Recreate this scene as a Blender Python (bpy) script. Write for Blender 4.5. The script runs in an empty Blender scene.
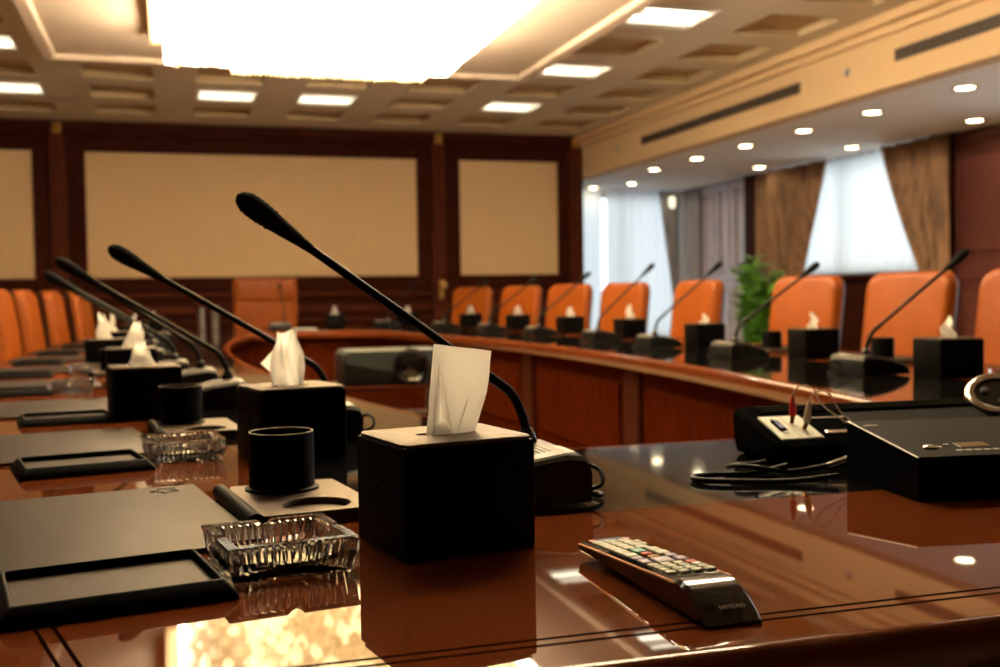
import bpy, bmesh, math, random
from mathutils import Vector, Matrix
R = math.radians
PI = math.pi
rnd = random.Random(7)
S = bpy.context.scene
COL = S.collection

# ------------------------------------------------------------------ materials
def new_mat(name):
    m = bpy.data.materials.new(name); m.use_nodes = True
    nt = m.node_tree
    b = nt.nodes.get('Principled BSDF')
    return m, nt, b

def pm(name, col, rough=.5, spec=.5, metal=0., coat=0., coat_r=.03, var=0., vscale=20., stretch=(1, 1, 1), bump=0., bscale=200., trans=0., ior=1.45):
    m, nt, b = new_mat(name)
    b.inputs['Base Color'].default_value = (*col, 1)
    b.inputs['Roughness'].default_value = rough
    b.inputs['Specular IOR Level'].default_value = spec
    b.inputs['Metallic'].default_value = metal
    b.inputs['Coat Weight'].default_value = coat
    b.inputs['Coat Roughness'].default_value = coat_r
    b.inputs['Transmission Weight'].default_value = trans
    b.inputs['IOR'].default_value = ior
    tc = nt.nodes.new('ShaderNodeTexCoord')
    mp = nt.nodes.new('ShaderNodeMapping'); mp.inputs['Scale'].default_value = stretch
    nt.links.new(tc.outputs['Object'], mp.inputs['Vector'])
    if var > 0:
        n = nt.nodes.new('ShaderNodeTexNoise'); n.inputs['Scale'].default_value = vscale; n.inputs['Detail'].default_value = 5
        nt.links.new(mp.outputs[0], n.inputs['Vector'])
        cr = nt.nodes.new('ShaderNodeValToRGB')
        cr.color_ramp.elements[0].position = .3; cr.color_ramp.elements[1].position = .7
        cr.color_ramp.elements[0].color = (*[max(0, c * (1 - var)) for c in col], 1)
        cr.color_ramp.elements[1].color = (*[min(1, c * (1 + var)) for c in col], 1)
        nt.links.new(n.outputs['Fac'], cr.inputs['Fac'])
        nt.links.new(cr.outputs['Color'], b.inputs['Base Color'])
    if bump > 0:
        n2 = nt.nodes.new('ShaderNodeTexNoise'); n2.inputs['Scale'].default_value = bscale; n2.inputs['Detail'].default_value = 3
        nt.links.new(tc.outputs['Object'], n2.inputs['Vector'])
        bp = nt.nodes.new('ShaderNodeBump'); bp.inputs['Strength'].default_value = bump; bp.inputs['Distance'].default_value = .002
        nt.links.new(n2.outputs['Fac'], bp.inputs['Height'])
        nt.links.new(bp.outputs['Normal'], b.inputs['Normal'])
    return m

def emit(name, col, strength, var=0., vscale=30.):
    m, nt, b = new_mat(name)
    b.inputs['Base Color'].default_value = (0.8, 0.8, 0.8, 1)
    b.inputs['Emission Color'].default_value = (*col, 1)
    b.inputs['Emission Strength'].default_value = strength
    return m

M = {}
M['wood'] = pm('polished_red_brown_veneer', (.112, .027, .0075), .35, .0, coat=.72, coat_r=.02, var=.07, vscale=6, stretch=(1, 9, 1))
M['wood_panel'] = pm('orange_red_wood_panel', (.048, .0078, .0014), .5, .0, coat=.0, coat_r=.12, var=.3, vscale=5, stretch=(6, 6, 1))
M['wood_dark'] = pm('dark_mahogany', (.038, .008, .0035), .5, .03, coat=.0, coat_r=.2, var=.35, vscale=5, stretch=(7, 7, 1))
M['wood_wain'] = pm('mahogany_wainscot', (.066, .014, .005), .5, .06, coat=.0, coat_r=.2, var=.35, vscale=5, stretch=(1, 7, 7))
M['wood_painted_sheen'] = pm('mahogany_painted_daylight_sheen', (.50, .42, .46), .33, .6, coat=.6, coat_r=.28, var=.3, vscale=5, stretch=(7, 7, 1))  # daylight sheen on the wood is put into the lilac-grey base colour
M['granite'] = pm('black_polished_stone', (.006, .006, .006), .05, .6, coat=.3, coat_r=.01)
M['inlay'] = pm('dark_inlay_line', (.008, .003, .002), .8, .0)
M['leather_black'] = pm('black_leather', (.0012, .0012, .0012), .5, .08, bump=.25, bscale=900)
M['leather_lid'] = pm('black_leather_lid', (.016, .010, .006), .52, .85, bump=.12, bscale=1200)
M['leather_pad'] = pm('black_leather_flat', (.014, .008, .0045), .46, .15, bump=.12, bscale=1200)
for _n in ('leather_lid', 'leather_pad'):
    M[_n].node_tree.nodes['Principled BSDF'].inputs['Specular Tint'].default_value = (1., .70, .44, 1)  # warm room reflections put into the colour of upward-facing black leather
M['leather_orange'] = pm('orange_leather', (.205, .045, .0015), .45, .25, var=.08, vscale=6, bump=.15, bscale=260)
M['leather_brown'] = pm('dark_brown_leather', (.045, .014, .007), .45, .4)
M['case_black'] = pm('matte_black_case', (.004, .004, .004), .6, .0)
M['black_plastic'] = pm('black_plastic', (.005, .005, .005), .38, .4)
M['black_gloss'] = pm('glossy_black_plastic', (.006, .006, .006), .12, .5, coat=.5)
M['grey_plastic'] = pm('charcoal_plastic', (.045, .058, .058), .3, .5)
M['unit_top'] = pm('satin_grey_unit_top', (.06, .052, .042), .42, .7)
M['satin_black'] = pm('satin_black_metal', (.008, .008, .007), .45, .05, metal=0)
M['foam'] = pm('black_foam', (.006, .006, .006), .9, .2, bump=1., bscale=700)
M['rubber'] = pm('black_rubber', (.004, .004, .004), .45, .15)
M['paper_flat'] = pm('white_paper', (.8, .79, .75), .5, .4)
M['glass'] = pm('clear_cut_glass', (1, 1, 1), .03, .5, trans=1., ior=1.56)
M['glass'].node_tree.nodes['Principled BSDF'].inputs['Roughness'].default_value = .08
M['window_glass'] = pm('window_glass', (1, 1, 1), .0, .5, trans=1., ior=1.02)
M['chrome'] = pm('chrome', (.75, .74, .72), .12, .5, metal=1.)
M['steel'] = pm('brushed_steel', (.42, .42, .41), .35, .5, metal=1.)
M['brass'] = pm('brass', (.62, .40, .12), .3, .5, metal=1.)
M['cream_fabric'] = pm('cream_wall_fabric', (.66, .44, .235), .8, .2, var=.04, vscale=8, stretch=(14, 1, .3))
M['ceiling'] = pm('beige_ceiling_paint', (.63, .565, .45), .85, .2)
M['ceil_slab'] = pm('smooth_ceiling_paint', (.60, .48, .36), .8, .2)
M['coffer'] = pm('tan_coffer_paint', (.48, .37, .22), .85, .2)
M['bulkhead'] = pm('warm_cream_paint', (.60, .41, .225), .8, .2)
M['low_ceiling'] = pm('white_ceiling_paint', (.76, .72, .68), .8, .2)
M['carpet'] = pm('beige_carpet', (.42, .31, .20), .95, .1, var=.15, vscale=120)
M['dark_metal'] = pm('dark_grille_metal', (.05, .035, .025), .5, .4)
M['wood_sill'] = pm('reddish_mahogany_panel', (.12, .035, .026), .4, .4, coat=.4, coat_r=.25, var=.2, vscale=5, stretch=(7, 7, 1))
M['drape'] = pm('brown_patterned_drape', (.27, .15, .08), .6, .4, var=.5, vscale=4, stretch=(2, 5, .5))
M['drape_grey'] = pm('grey_drape', (.36, .34, .36), .7, .3, var=.2, vscale=4, stretch=(6, 6, .8))
M['leaf'] = pm('green_leaf', (.10, .28, .03), .4, .4, var=.5, vscale=9)
M['stem'] = pm('plant_stem', (.10, .14, .04), .6, .3)
M['pot'] = pm('white_glazed_pot', (.6, .62, .62), .25, .5)
M['soil'] = pm('dark_soil', (.03, .02, .012), .95, .1, var=.4, vscale=60)
M['white_plate'] = pm('white_socket_plate', (.90, .95, .84), .5, .3)
M['red'] = pm('red_plastic', (.55, .02, .015), .35, .5)
M['white_plastic'] = pm('ivory_plastic', (.62, .52, .38), .4, .5)
M['gold'] = pm('gold_plated_tip', (.7, .45, .15), .25, .5, metal=1.)
M['blue'] = pm('blue_socket', (.03, .06, .35), .4, .5)
M['key_green'] = pm('pale_green_grey_key', (.55, .58, .46), .5, .4)
M['key_lilac'] = pm('lilac_grey_key', (.42, .39, .54), .5, .4)
M['key_red'] = pm('red_key', (.55, .05, .05), .5, .4)
M['key_teal'] = pm('teal_key', (.05, .35, .28), .5, .4)
M['key_orange'] = pm('orange_key', (.6, .28, .05), .5, .4)
M['silver_print'] = pm('silver_lettering', (.55, .52, .45), .4, .5)
M['display'] = pm('olive_display_glass', (.05, .038, .015), .15, .5)
M['bronze_trim'] = pm('copper_trim', (.75, .35, .15), .3, .5, metal=.8)
M['crystal'] = emit('lit_crystal', (1., .74, .34), 9.)
M['crystal_side'] = emit('brightly_lit_crystal_strand', (1., .83, .58), 72.)
M['crystal_warm'] = emit('lit_crystal_amber', (1., .56, .18), 3.4)
M['tube'] = emit('fluorescent_tube_glow', (1., .95, .72), 14.)
M['reflector'] = emit('self_glowing_reflector', (.9, .85, .55), .55)  # own glow stands in for tube light bouncing off the reflector
M['reflector'].node_tree.nodes['Principled BSDF'].inputs['Base Color'].default_value = (.3, .3, .22, 1)
M['down_soft'] = emit('lit_lamp_glass', (1., .9, .6), 1.6)
M['down'] = emit('warm_lamp_glow', (1., .82, .50), 40.)

def sheer_mat(name, tint, trans):
    m, nt, b = new_mat(name)
    nt.nodes.remove(b)
    out = nt.nodes['Material Output']
    d = nt.nodes.new('ShaderNodeBsdfDiffuse'); d.inputs['Color'].default_value = (*tint, 1)
    t = nt.nodes.new('ShaderNodeBsdfTranslucent'); t.inputs['Color'].default_value = (*tint, 1)
    mx = nt.nodes.new('ShaderNodeMixShader'); mx.inputs[0].default_value = trans
    nt.links.new(d.outputs[0], mx.inputs[1]); nt.links.new(t.outputs[0], mx.inputs[2])
    nt.links.new(mx.outputs[0], out.inputs['Surface'])
    return m
M['paper'] = sheer_mat('white_tissue_paper', (.96, .96, .95), .86)
M['sheer'] = sheer_mat('white_sheer', (.85, .91, .94), .60)
M['sheer_dense'] = sheer_mat('white_sheer_lined', (.80, .86, .90), .50)

# ------------------------------------------------------------------ mesh builder
class MB:
    def __init__(s): s.bm = bmesh.new()
    def box(s, x0, x1, y0, y1, z0, z1, bev=0., seg=2, mat=None, rot=None):
        bm = bmesh.new()
        bmesh.ops.create_cube(bm, size=1)
        for v in bm.verts:
            v.co = Vector(((x0 + x1) / 2 + v.co.x * (x1 - x0), (y0 + y1) / 2 + v.co.y * (y1 - y0), (z0 + z1) / 2 + v.co.z * (z1 - z0)))
        if bev > 0:
            bmesh.ops.bevel(bm, geom=bm.edges[:], offset=bev, segments=seg, affect='EDGES', profile=.5)
        if rot is not None: bmesh.ops.transform(bm, matrix=rot, verts=bm.verts)
        s.merge(bm); return s
    def merge(s, bm):
        me = bpy.data.meshes.new('tmp'); bm.to_mesh(me); bm.free(); s.bm.from_mesh(me); bpy.data.meshes.remove(me)
    def loft(s, loops, cap0=True, cap1=True, closed=True):
        rows = [[s.bm.verts.new(p) for p in L] for L in loops]
        n = len(rows[0])
        for a, b in zip(rows, rows[1:]):
            for i in range(n if closed else n - 1):
                j = (i + 1) % n
                try: s.bm.faces.new((a[i], a[j], b[j], b[i]))
                except ValueError: pass
        if cap0 and closed: s.bm.faces.new(rows[0][::-1])
        if cap1 and closed: s.bm.faces.new(rows[-1])
        return s
    def lathe(s, prof, n=32, c=(0, 0), cap0=True, cap1=True):
        loops = [[(c[0] + r * math.cos(2 * PI * i / n), c[1] + r * math.sin(2 * PI * i / n), z) for i in range(n)] for r, z in prof]
        return s.loft(loops, cap0, cap1)
    def tube(s, pts, rad, n=10, caps=True):
        pts = [Vector(p) for p in pts]
        rr = rad if isinstance(rad, (list, tuple)) else [rad] * len(pts)
        loops = []
        up = Vector((0, 0, 1)); prev = None
        for i, p in enumerate(pts):
            d = (pts[min(i + 1, len(pts) - 1)] - pts[max(i - 1, 0)]).normalized()
            if prev is None:
                a = d.cross(up)
                if a.length < .05: a = d.cross(Vector((1, 0, 0)))
            else:
                a = prev - d * prev.dot(d)
            a.normalize(); prev = a; b = d.cross(a)
            loops.append([p + (a * math.cos(2 * PI * k / n) + b * math.sin(2 * PI * k / n)) * rr[i] for k in range(n)])
        return s.loft(loops, caps, caps)
    def prism(s, poly, axis, a0, a1):
        # poly: 2-D points; axis 'y': (x,z) polygon extruded along y; 'x': (y,z); 'z': (x,y)
        f = {'y': lambda p, t: (p[0], t, p[1]), 'x': lambda p, t: (t, p[0], p[1]), 'z': lambda p, t: (p[0], p[1], t)}[axis]
        return s.loft([[f(p, a0) for p in poly], [f(p, a1) for p in poly]])
    def quad(s, a, b, c, d):
        s.bm.faces.new([s.bm.verts.new(p) for p in (a, b, c, d)]); return s
    def build(s, name, mat, parent=None, smooth=False, angle=40, loc=None, rz=0., normals=True):
        if normals: bmesh.ops.recalc_face_normals(s.bm, faces=s.bm.faces[:])
        me = bpy.data.meshes.new(name); s.bm.to_mesh(me); s.bm.free()
        me.materials.append(M[mat] if isinstance(mat, str) else mat)
        if smooth:
            for p in me.polygons: p.use_smooth = True
            if angle < 180: me.set_sharp_from_angle(angle=R(angle))
        o = bpy.data.objects.new(name, me); COL.objects.link(o)
        if parent is not None: o.parent = parent
        if loc is not None: o.location = loc
        o.rotation_euler.z = rz
        return o

def catmull(pts, n=6):
    P = [Vector(p) for p in pts]; P = [P[0] * 2 - P[1]] + P + [P[-1] * 2 - P[-2]]
    out = []
    for i in range(1, len(P) - 2):
        for k in range(n):
            t = k / n
            a, b, c, d = P[i - 1], P[i], P[i + 1], P[i + 2]
            out.append(.5 * ((2 * b) + (c - a) * t + (2 * a - 5 * b + 4 * c - d) * t * t + (3 * b - a - 3 * c + d) * t ** 3))
    out.append(P[-2]); return out

def tag(o, label=None, cat=None, group=None, kind=None):
    if label: o['label'] = label
    if cat: o['category'] = cat
    if group: o['group'] = group
    if kind: o['kind'] = kind
    return o
def thing(name, label, cat, loc=(0, 0, 0), rz=0., group=None):
    o = bpy.data.objects.new(name, None); COL.objects.link(o)
    o.empty_display_size = .05
    o.location = loc; o.rotation_euler.z = rz
    return tag(o, label, cat, group)
KIDS = {}
def dup(root, label, loc, rz, group=None):
    def cp(o, parent):
        c = o.copy(); COL.objects.link(c)
        if parent is not None: c.parent = parent
        for ch in [x for x in ALL(o)]: cp(ch, c)
        return c
    r = cp(root, None); r.location = loc; r.rotation_euler.z = rz
    r['label'] = label
    if group: r['group'] = group
    return r
def ALL(o): return [x for x in o.children]
def struct(o, label=None):
    o['kind'] = 'structure'
    if label: o['label'] = label
    return o

AX = 1.2                   # long axis of the table
TOP = .75                  # table top height
def bow(y): return -.6 * ((y - 5.85) / 4.7) ** 2

# ------------------------------------------------------------------ room
FLOOR_X0, FLOOR_X1, Y0, Y1, YB = -4.2, 7.6, -3.0, 13.6, 15.0
CZ, LZ = 3.15, 2.6
b = MB(); b.box(FLOOR_X0, FLOOR_X1, Y0, YB, -.1, 0.); struct(b.build('floor', 'carpet'), 'beige carpet floor')
# ceiling with square coffers sunk into it
cols = [-1.45 + 1.03 * k for k in range(7)]
rows = [7.58 + 1.0 * k for k in range(-9, 6)]
def in_slab(x, y): return -.9 < x < 3.2 and 2.2 < y < 9.75
b = MB()
xs = sorted([FLOOR_X0, 5.32] + [c + s * .31 for c in cols for s in (-1, 1)])
ys = sorted([Y0, Y1] + [r + s * .31 for r in rows for s in (-1, 1)])
holes = [(c, r) for c in cols for r in rows if not (in_slab(c, r))]
for i in range(len(xs) - 1):
    for j in range(len(ys) - 1):
        cx, cy = (xs[i] + xs[i + 1]) / 2, (ys[j] + ys[j + 1]) / 2
        if any(abs(cx - c) < .05 and abs(cy - r) < .05 for c, r in holes): continue
        b.quad((xs[i], ys[j], CZ), (xs[i], ys[j + 1], CZ), (xs[i + 1], ys[j + 1], CZ), (xs[i + 1], ys[j], CZ))
# roof deck above, so that the coffers are closed
b.box(FLOOR_X0, 5.32, Y0, Y1, CZ + .2, CZ + .3)
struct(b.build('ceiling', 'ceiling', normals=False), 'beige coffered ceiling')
lights_at = [(-1.45, 11.58), (.61, 11.58), (1.64, 11.58), (3.70, 11.58), (-1.45, 9.58), (3.70, 9.58), (3.70, 7.58), (-1.45, 7.58), (3.70, 5.58), (-1.45, 5.58), (3.70, 3.58), (-1.45, 3.58)]
def lit(c, r): return any(abs(c - x) < .1 and abs(r - y) < .1 for x, y in lights_at)
b = MB()
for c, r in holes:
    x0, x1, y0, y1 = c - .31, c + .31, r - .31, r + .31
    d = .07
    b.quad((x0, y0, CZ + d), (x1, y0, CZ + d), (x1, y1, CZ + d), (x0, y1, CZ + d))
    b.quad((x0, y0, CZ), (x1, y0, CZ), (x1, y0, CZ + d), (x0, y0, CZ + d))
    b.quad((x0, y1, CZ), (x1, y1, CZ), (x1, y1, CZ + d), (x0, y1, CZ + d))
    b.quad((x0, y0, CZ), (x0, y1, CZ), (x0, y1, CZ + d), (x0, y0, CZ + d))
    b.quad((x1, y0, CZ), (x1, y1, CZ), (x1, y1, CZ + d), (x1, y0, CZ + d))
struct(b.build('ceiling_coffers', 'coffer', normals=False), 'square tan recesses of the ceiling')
# smooth dropped centre field with moulded border
b = MB(); b.box(-.86, 3.17, 2.3, 9.68, CZ - .05, CZ); struct(b.build('trim_1', 'ceil_slab'), 'smooth dropped centre of the ceiling')
b = MB()
for x0, x1, y0, y1 in ((-.98, 3.29, 9.68, 9.80), (-.98, 3.29, 2.18, 2.30), (-.98, -.86, 2.3, 9.68), (3.17, 3.29, 2.3, 9.68)):
    b.box(x0, x1, y0, y1, CZ - .09, CZ, .02)
struct(b.build('trim_2', 'ceil_slab'), 'moulded border around the ceiling centre')
# bulkhead down to the low ceiling on the window side
b = MB(); b.box(5.32, 5.5, Y0, Y1 + .15, LZ, CZ + .3); struct(b.build('wall_bulkhead', 'bulkhead'), 'warm cream bulkhead above the right chairs')
b = MB(); b.box(5.22, 5.32, Y0, Y1, CZ - .09, CZ, .02); b.box(5.27, 5.32, Y0, Y1, CZ - .16, CZ - .09, .015)
struct(b.build('trim_3', 'bulkhead'), 'moulding between ceiling and bulkhead')
b = MB(); b.box(5.5, FLOOR_X1 + .15, Y0, YB + .15, LZ, LZ + .1); b.box(5.36, 5.5, Y1 + .15, YB + .15, LZ, LZ + .1)
struct(b.build('ceiling_low', 'low_ceiling'), 'white lowered ceiling along the windows')
# plain walls out of the frame
b = MB(); b.box(FLOOR_X0 - .15, FLOOR_X0, Y0, Y1, 0, CZ + .3); struct(b.build('wall_left', 'wood_dark'))
b = MB(); b.box(FLOOR_X0 - .15, FLOOR_X1 + .15, Y0 - .15, Y0, 0, CZ + .3); struct(b.build('wall_back', 'wood_dark'))
# far wall
b = MB(); b.box(FLOOR_X0 - .15, 5.36, Y1, Y1 + .15, 0, CZ + .3); b.box(5.21, 5.36, Y1 + .15, YB + .15, 0, CZ + .3)
struct(b.build('wall_far', 'wood_dark'), 'dark mahogany far wall')
panels = [(-3.6, -1.49), (-.92, 3.06), (3.62, 4.98)]
for i, (x0, x1) in enumerate(panels):
    b = MB(); b.box(x0, x1, Y1 - .03, Y1 - .002, 1.31, 2.80, .008)
    struct(b.build('wall_panel', 'cream_fabric'), ['cream fabric panel cut by the left frame edge', 'wide cream fabric panel in the middle of the far wall', 'square cream fabric panel right of the wide one'][i])
b = MB()
for x0, x1 in panels:
    for k, (w, t) in enumerate(((.05, .07), (.10, .05), (.15, .035))):
        a0, a1 = (0 if k == 0 else (.05, .10)[k - 1]), w
        b.box(x0 - a1, x0 - a0, Y1 - t, Y1, 1.31 - a1, 2.80 + a1, .006)
        b.box(x1 + a0, x1 + a1, Y1 - t, Y1, 1.31 - a1, 2.80 + a1, .006)
        b.box(x0 - a0, x1 + a0, Y1 - t, Y1, 2.80 + a0, 2.80 + a1, .006)
        b.box(x0 - a0, x1 + a0, Y1 - t, Y1, 1.31 - a1, 1.31 - a0, .006)
struct(b.build('trim_4', 'wood_dark'), 'stepped mahogany frames around the fabric panels')
b = MB()
for x in (-1.22, 3.34, 5.22):
    b.box(x - .09, x + .09, Y1 - .09, Y1, .0, 3.0, .01)
    b.box(x - .035, x + .035, Y1 - .11, Y1 - .09, 1.35, 2.9, .008)
struct(b.build('trim_5', 'wood_wain'), 'mahogany pilasters between the panels')
b = MB(); b.box(FLOOR_X0, 5.34, Y1 - .10, Y1, 3.02, CZ, .012); b.box(FLOOR_X0, 5.34, Y1 - .06, Y1, 2.97, 3.02, .012)
struct(b.build('trim_6', 'wood_dark'), 'dark cornice along the top of the far wall')
b = MB()
for z0, z1, t in ((0, .14, .07), (.30, .34, .05), (.74, .78, .05), (.86, .95, .06), (1.06, 1.12, .08)):
    b.box(FLOOR_X0, 5.32, Y1 - t, Y1, z0, z1, .012)
struct(b.build('trim_7', 'wood_wain'), 'horizontal mahogany mouldings below the panels')
for i, x in enumerate((-1.22, 3.34, 5.22)):
    t = thing('brass_ornament', ['brass ornament on top of the leftmost far pilaster', 'brass ornament on top of the middle far pilaster', 'brass ornament in the top right corner of the far wall'][i], 'ornament', (x, Y1 - .13, 3.06), 0, 'brass ornaments on the far pilasters')
    b = MB(); b.lathe([(.012, -.05), (.04, -.03), (.05, .0), (.035, .025), (.05, .05), (.02, .06)], 16); b.build('boss', 'brass', t, True)
    b = MB(); b.box(-.05, .05, .02, .04, -.06, .07, .005); b.build('backplate', 'brass', t)
t = thing('brass_finial', 'brass knob low on the middle far pilaster', 'ornament', (3.35, Y1 - .09, 1.13))
b = MB(); b.box(-.03, .03, -.015, 0, -.12, .12, .006); b.build('backplate', 'brass', t)
b = MB(); b.lathe([(.012, 0), (.012, .03), (.045, .045), (.055, .07), (.04, .1), (.01, .105)], 18)
o = b.build('handle', 'brass', t, True); o.rotation_euler.x = R(90); o.location = (0, -.012, .055)
# air slots, sprinkler and sensor on the bulkhead
for i, (y0, y1) in enumerate(((8.30, 11.6), (4.6, 7.0))):
    t = thing('air_grille', ['long dark air slot high on the bulkhead, the one farther away', 'long dark air slot cut by the right frame edge'][i], 'vent', (5.32, (y0 + y1) / 2, 2.82), 0, 'air slots on the bulkhead')
    L = (y1 - y0) / 2
    b = MB(); b.box(-.004, 0, -L, L, -.045, .045); b.build('backing', 'dark_metal', t)
    b = MB()
    for z in (-.045, .039): b.box(-.012, 0, -L, L, z, z + .006)
    for y in (-L, L - .006): b.box(-.012, 0, y, y + .006, -.045, .045)
    b.build('frame', 'dark_metal', t)
    for z in (-.022, 0, .022):
        b = MB(); b.box(-.011, -.003, -L + .006, L - .006, z - .005, z + .003); b.build('slat', 'dark_metal', t)
for y, lab in ((7.61, 'small round sensor between the two air slots'), (12.3, 'small round sensor on the bulkhead near the far wall')):
    t = thing('wall_sensor', lab, 'sensor', (5.32, y, 2.815), 0, 'sensors on the bulkhead')
    b = MB(); b.lathe([(.035, 0), (.035, .012), (.02, .03), (.008, .034)], 18); o = b.build('body', 'steel', t, True); o.rotation_euler.y = R(-90)
# troffers
proto = None
def ordin(k): return ['first', 'second', 'third', 'fourth', 'fifth', 'sixth', 'seventh', 'eighth', 'ninth', 'tenth', 'eleventh', 'twelfth'][k]
troff_lab = {(-1.45, 11.58): 'lit square ceiling light at the left frame edge, nearest the far wall', (.61, 11.58): 'left one of the two lit square ceiling lights just below the chandelier',
             (1.64, 11.58): 'right one of the two lit square ceiling lights just below the chandelier', (3.70, 11.58): 'lit square ceiling light over the right far wall panel',
             (-1.45, 9.58): 'lit square ceiling light touching the left frame edge, nearer one', (3.70, 9.58): 'lit square ceiling light right of the chandelier tip',
             (3.70, 7.58): 'largest lit square ceiling light at the top of the picture'}
for k, (x, y) in enumerate(lights_at):
    lab = troff_lab.get((x, y), 'lit square ceiling light beyond the top of the frame')
    if proto is None:
        t = proto = thing('ceiling_light', lab, 'ceiling light', (x, y, CZ), 0, 'square ceiling lights')
        b = MB()
        for a in (-1, 1):
            b.box(-.305, .305, a * .2925 - .0125, a * .2925 + .0125, -.008, .06, .003)
            b.box(a * .2925 - .0125, a * .2925 + .0125, -.28, .28, -.008, .06, .003)
        b.build('frame', 'low_ceiling', t)
        b = MB(); b.box(-.28, .28, -.28, .28, .065, .075); b.build('reflector', 'reflector', t)
        for q in (-.12, .12):
            b = MB(); b.tube([(-.25, q, .04), (.25, q, .04)], .022, 10); b.build('tube', 'tube', t, True)
        for q in (-.2, 0, .2):
            b = MB(); b.box(-.28, .28, q - .004, q + .004, .0, .06); b.build('louvre', 'low_ceiling', t)
    else:
        dup(proto, lab, (x, y, CZ), 0)
# downlights
downs = [(5.92, 6.96), (5.92, 8.11), (7.16, 8.29), (5.92, 9.18), (7.14, 10.14), (5.90, 10.25), (5.88, 11.33), (7.10, 12.0), (5.86, 12.43), (6.3, 14.1), (5.98, 14.75), (7.16, 6.4), (5.92, 5.8), (5.92, 4.7)]
down_lab = ['round downlight at the right frame edge, higher one', 'round downlight second from the right in the upper row', 'round downlight at the right frame edge by the wood panel', 'round downlight third from the right in the upper row',
            'round downlight above the white window curtain', 'round downlight above the left brown drape, upper row', 'round downlight above the lilac panel, upper row', 'round downlight above the left brown drape, lower one',
            'round downlight above the grey drape', 'round downlight before the far white curtain', 'round downlight beside the far wall corner', 'round downlight beyond the right frame edge', 'round downlight beyond the right frame edge', 'round downlight beyond the right frame edge']
proto = None
for (x, y), lab in zip(downs, down_lab):
    if proto is None:
        t = proto = thing('downlight', lab, 'downlight', (x, y, LZ), 0, 'round downlights in the low ceiling')
        b = MB(); b.lathe([(.095, 0), (.095, -.008), (.075, -.012), (.07, -.004), (.07, 0)], 28, cap0=False, cap1=False); b.build('trim_ring', 'brass', t, True)
        b = MB(); b.lathe([(.069, -.001), (.069, -.006), (.03, -.012), (.001, -.013)], 28); b.build('lamp', 'down', t, True)
    else: dup(proto, lab, (x, y, LZ), 0)

# right wall with window, door panels and back alcove window
WX = FLOOR_X1
b = MB()
wy0, wy1, wz0, wz1 = 9.32, 12.56, 1.22, 2.57
b.box(WX, WX + .15, Y0, 4.4, 0, LZ); b.box(WX, WX + .15, 7.4, wy0, 0, LZ); b.box(WX, WX + .15, 4.4, 7.4, 0, .3); b.box(WX, WX + .15, 4.4, 7.4, wz1, LZ); b.box(WX, WX + .15, wy1, YB + .15, 0, LZ)
b.box(WX, WX + .15, wy0, wy1, 0, wz0); b.box(WX, WX + .15, wy0, wy1, wz1, LZ)
struct(b.build('wall_right', 'wood_dark'), 'dark wood window wall')
b = MB()
bx0, bx1 = 5.5, 7.5
b.box(5.36, bx0, YB, YB + .15, 0, LZ); b.box(bx1, WX, YB, YB + .15, 0, LZ)
b.box(bx0, bx1, YB, YB + .15, 0, .35); b.box(bx0, bx1, YB, YB + .15, 2.52, LZ)
struct(b.build('wall_alcove', 'low_ceiling'), 'end wall of the window side')
def window(name, along, c, a0, a1, z0, z1, n, lab):
    # frame ring, mullions and one glass sheet; along = 'y' (wall at x=c) or 'x' (wall at y=c)
    t = bpy.data.objects.new(name, None); COL.objects.link(t); struct(t, lab)
    def bx(mb, p0, p1, q0, q1, d0, d1):
        if along == 'y': mb.box(c + d0, c + d1, p0, p1, q0, q1, .004)
        else: mb.box(p0, p1, c + d0, c + d1, q0, q1, .004)
    b = MB()
    bx(b, a0, a0 + .05, z0, z1, .03, .09); bx(b, a1 - .05, a1, z0, z1, .03, .09)
    bx(b, a0 + .05, a1 - .05, z0, z0 + .05, .03, .09); bx(b, a0 + .05, a1 - .05, z1 - .05, z1, .03, .09)
    for k in range(1, n):
        m = a0 + (a1 - a0) * k / n
        bx(b, m - .03, m + .03, z0 + .05, z1 - .05, .03, .09)
    b.build('window_frame', 'steel', t)
    b = MB()
    if along == 'y': b.box(c + .055, c + .061, a0 + .05, a1 - .05, z0 + .05, z1 - .05)
    else: b.box(a0 + .05, a1 - .05, c + .055, c + .061, z0 + .05, z1 - .05)
    b.build('window_glass', 'window_glass', t)
    return t
window('window_1', 'y', WX, wy0, wy1, wz0, wz1, 2, 'wide window behind the white sheer')
window('window_added', 'y', WX, 4.4, 7.4, .3, wz1, 2, 'unseen window added beyond the right frame edge for more daylight')  # out of view, added to brighten the window side with daylight
window('window_2', 'x', YB, bx0, bx1, .35, 2.52, 2, 'window at the far end of the window side')
b = MB(); b.box(WX - .10, WX, wy0 - .1, wy1 + .1, wz0 - .06, wz0 - .01, .01); struct(b.build('trim_8', 'wood_dark'), 'window ledge behind the right chairs')
# tall wooden panels
def wood_panel(name, y0, y1, lab, mat, nf):
    t = bpy.data.objects.new(name, None); COL.objects.link(t); struct(t, lab)
    b = MB(); b.box(WX - .04, WX - .001, y0, y1, 0, LZ - .02, .006); b.build('panel_board', mat, t)
    b = MB()
    for k in range(nf + 1):
        y = y0 + (y1 - y0) * k / nf
        yy0, yy1 = max(y0, y - .05), min(y1, y + .05)
        b.box(WX - .075, WX - .04, yy0, yy1, 1.28, LZ - .12, .012)
        b.box(WX - .075, WX - .04, yy0, yy1, .14, 1.12, .012)
        if k < nf:
            w = (y1 - y0) / nf
            b.box(WX - .06, WX - .04, y + .13, y + w - .13, 1.40, LZ - .24, .02)
            b.box(WX - .06, WX - .04, y + .13, y + w - .13, .26, 1.00, .02)
    for z0, z1 in ((0, .14), (1.12, 1.28), (LZ - .12, LZ - .02)):
        b.box(WX - .085, WX - .04, y0, y1, z0, z1, .014)
    b.build('panel_moulding', mat, t)
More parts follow.
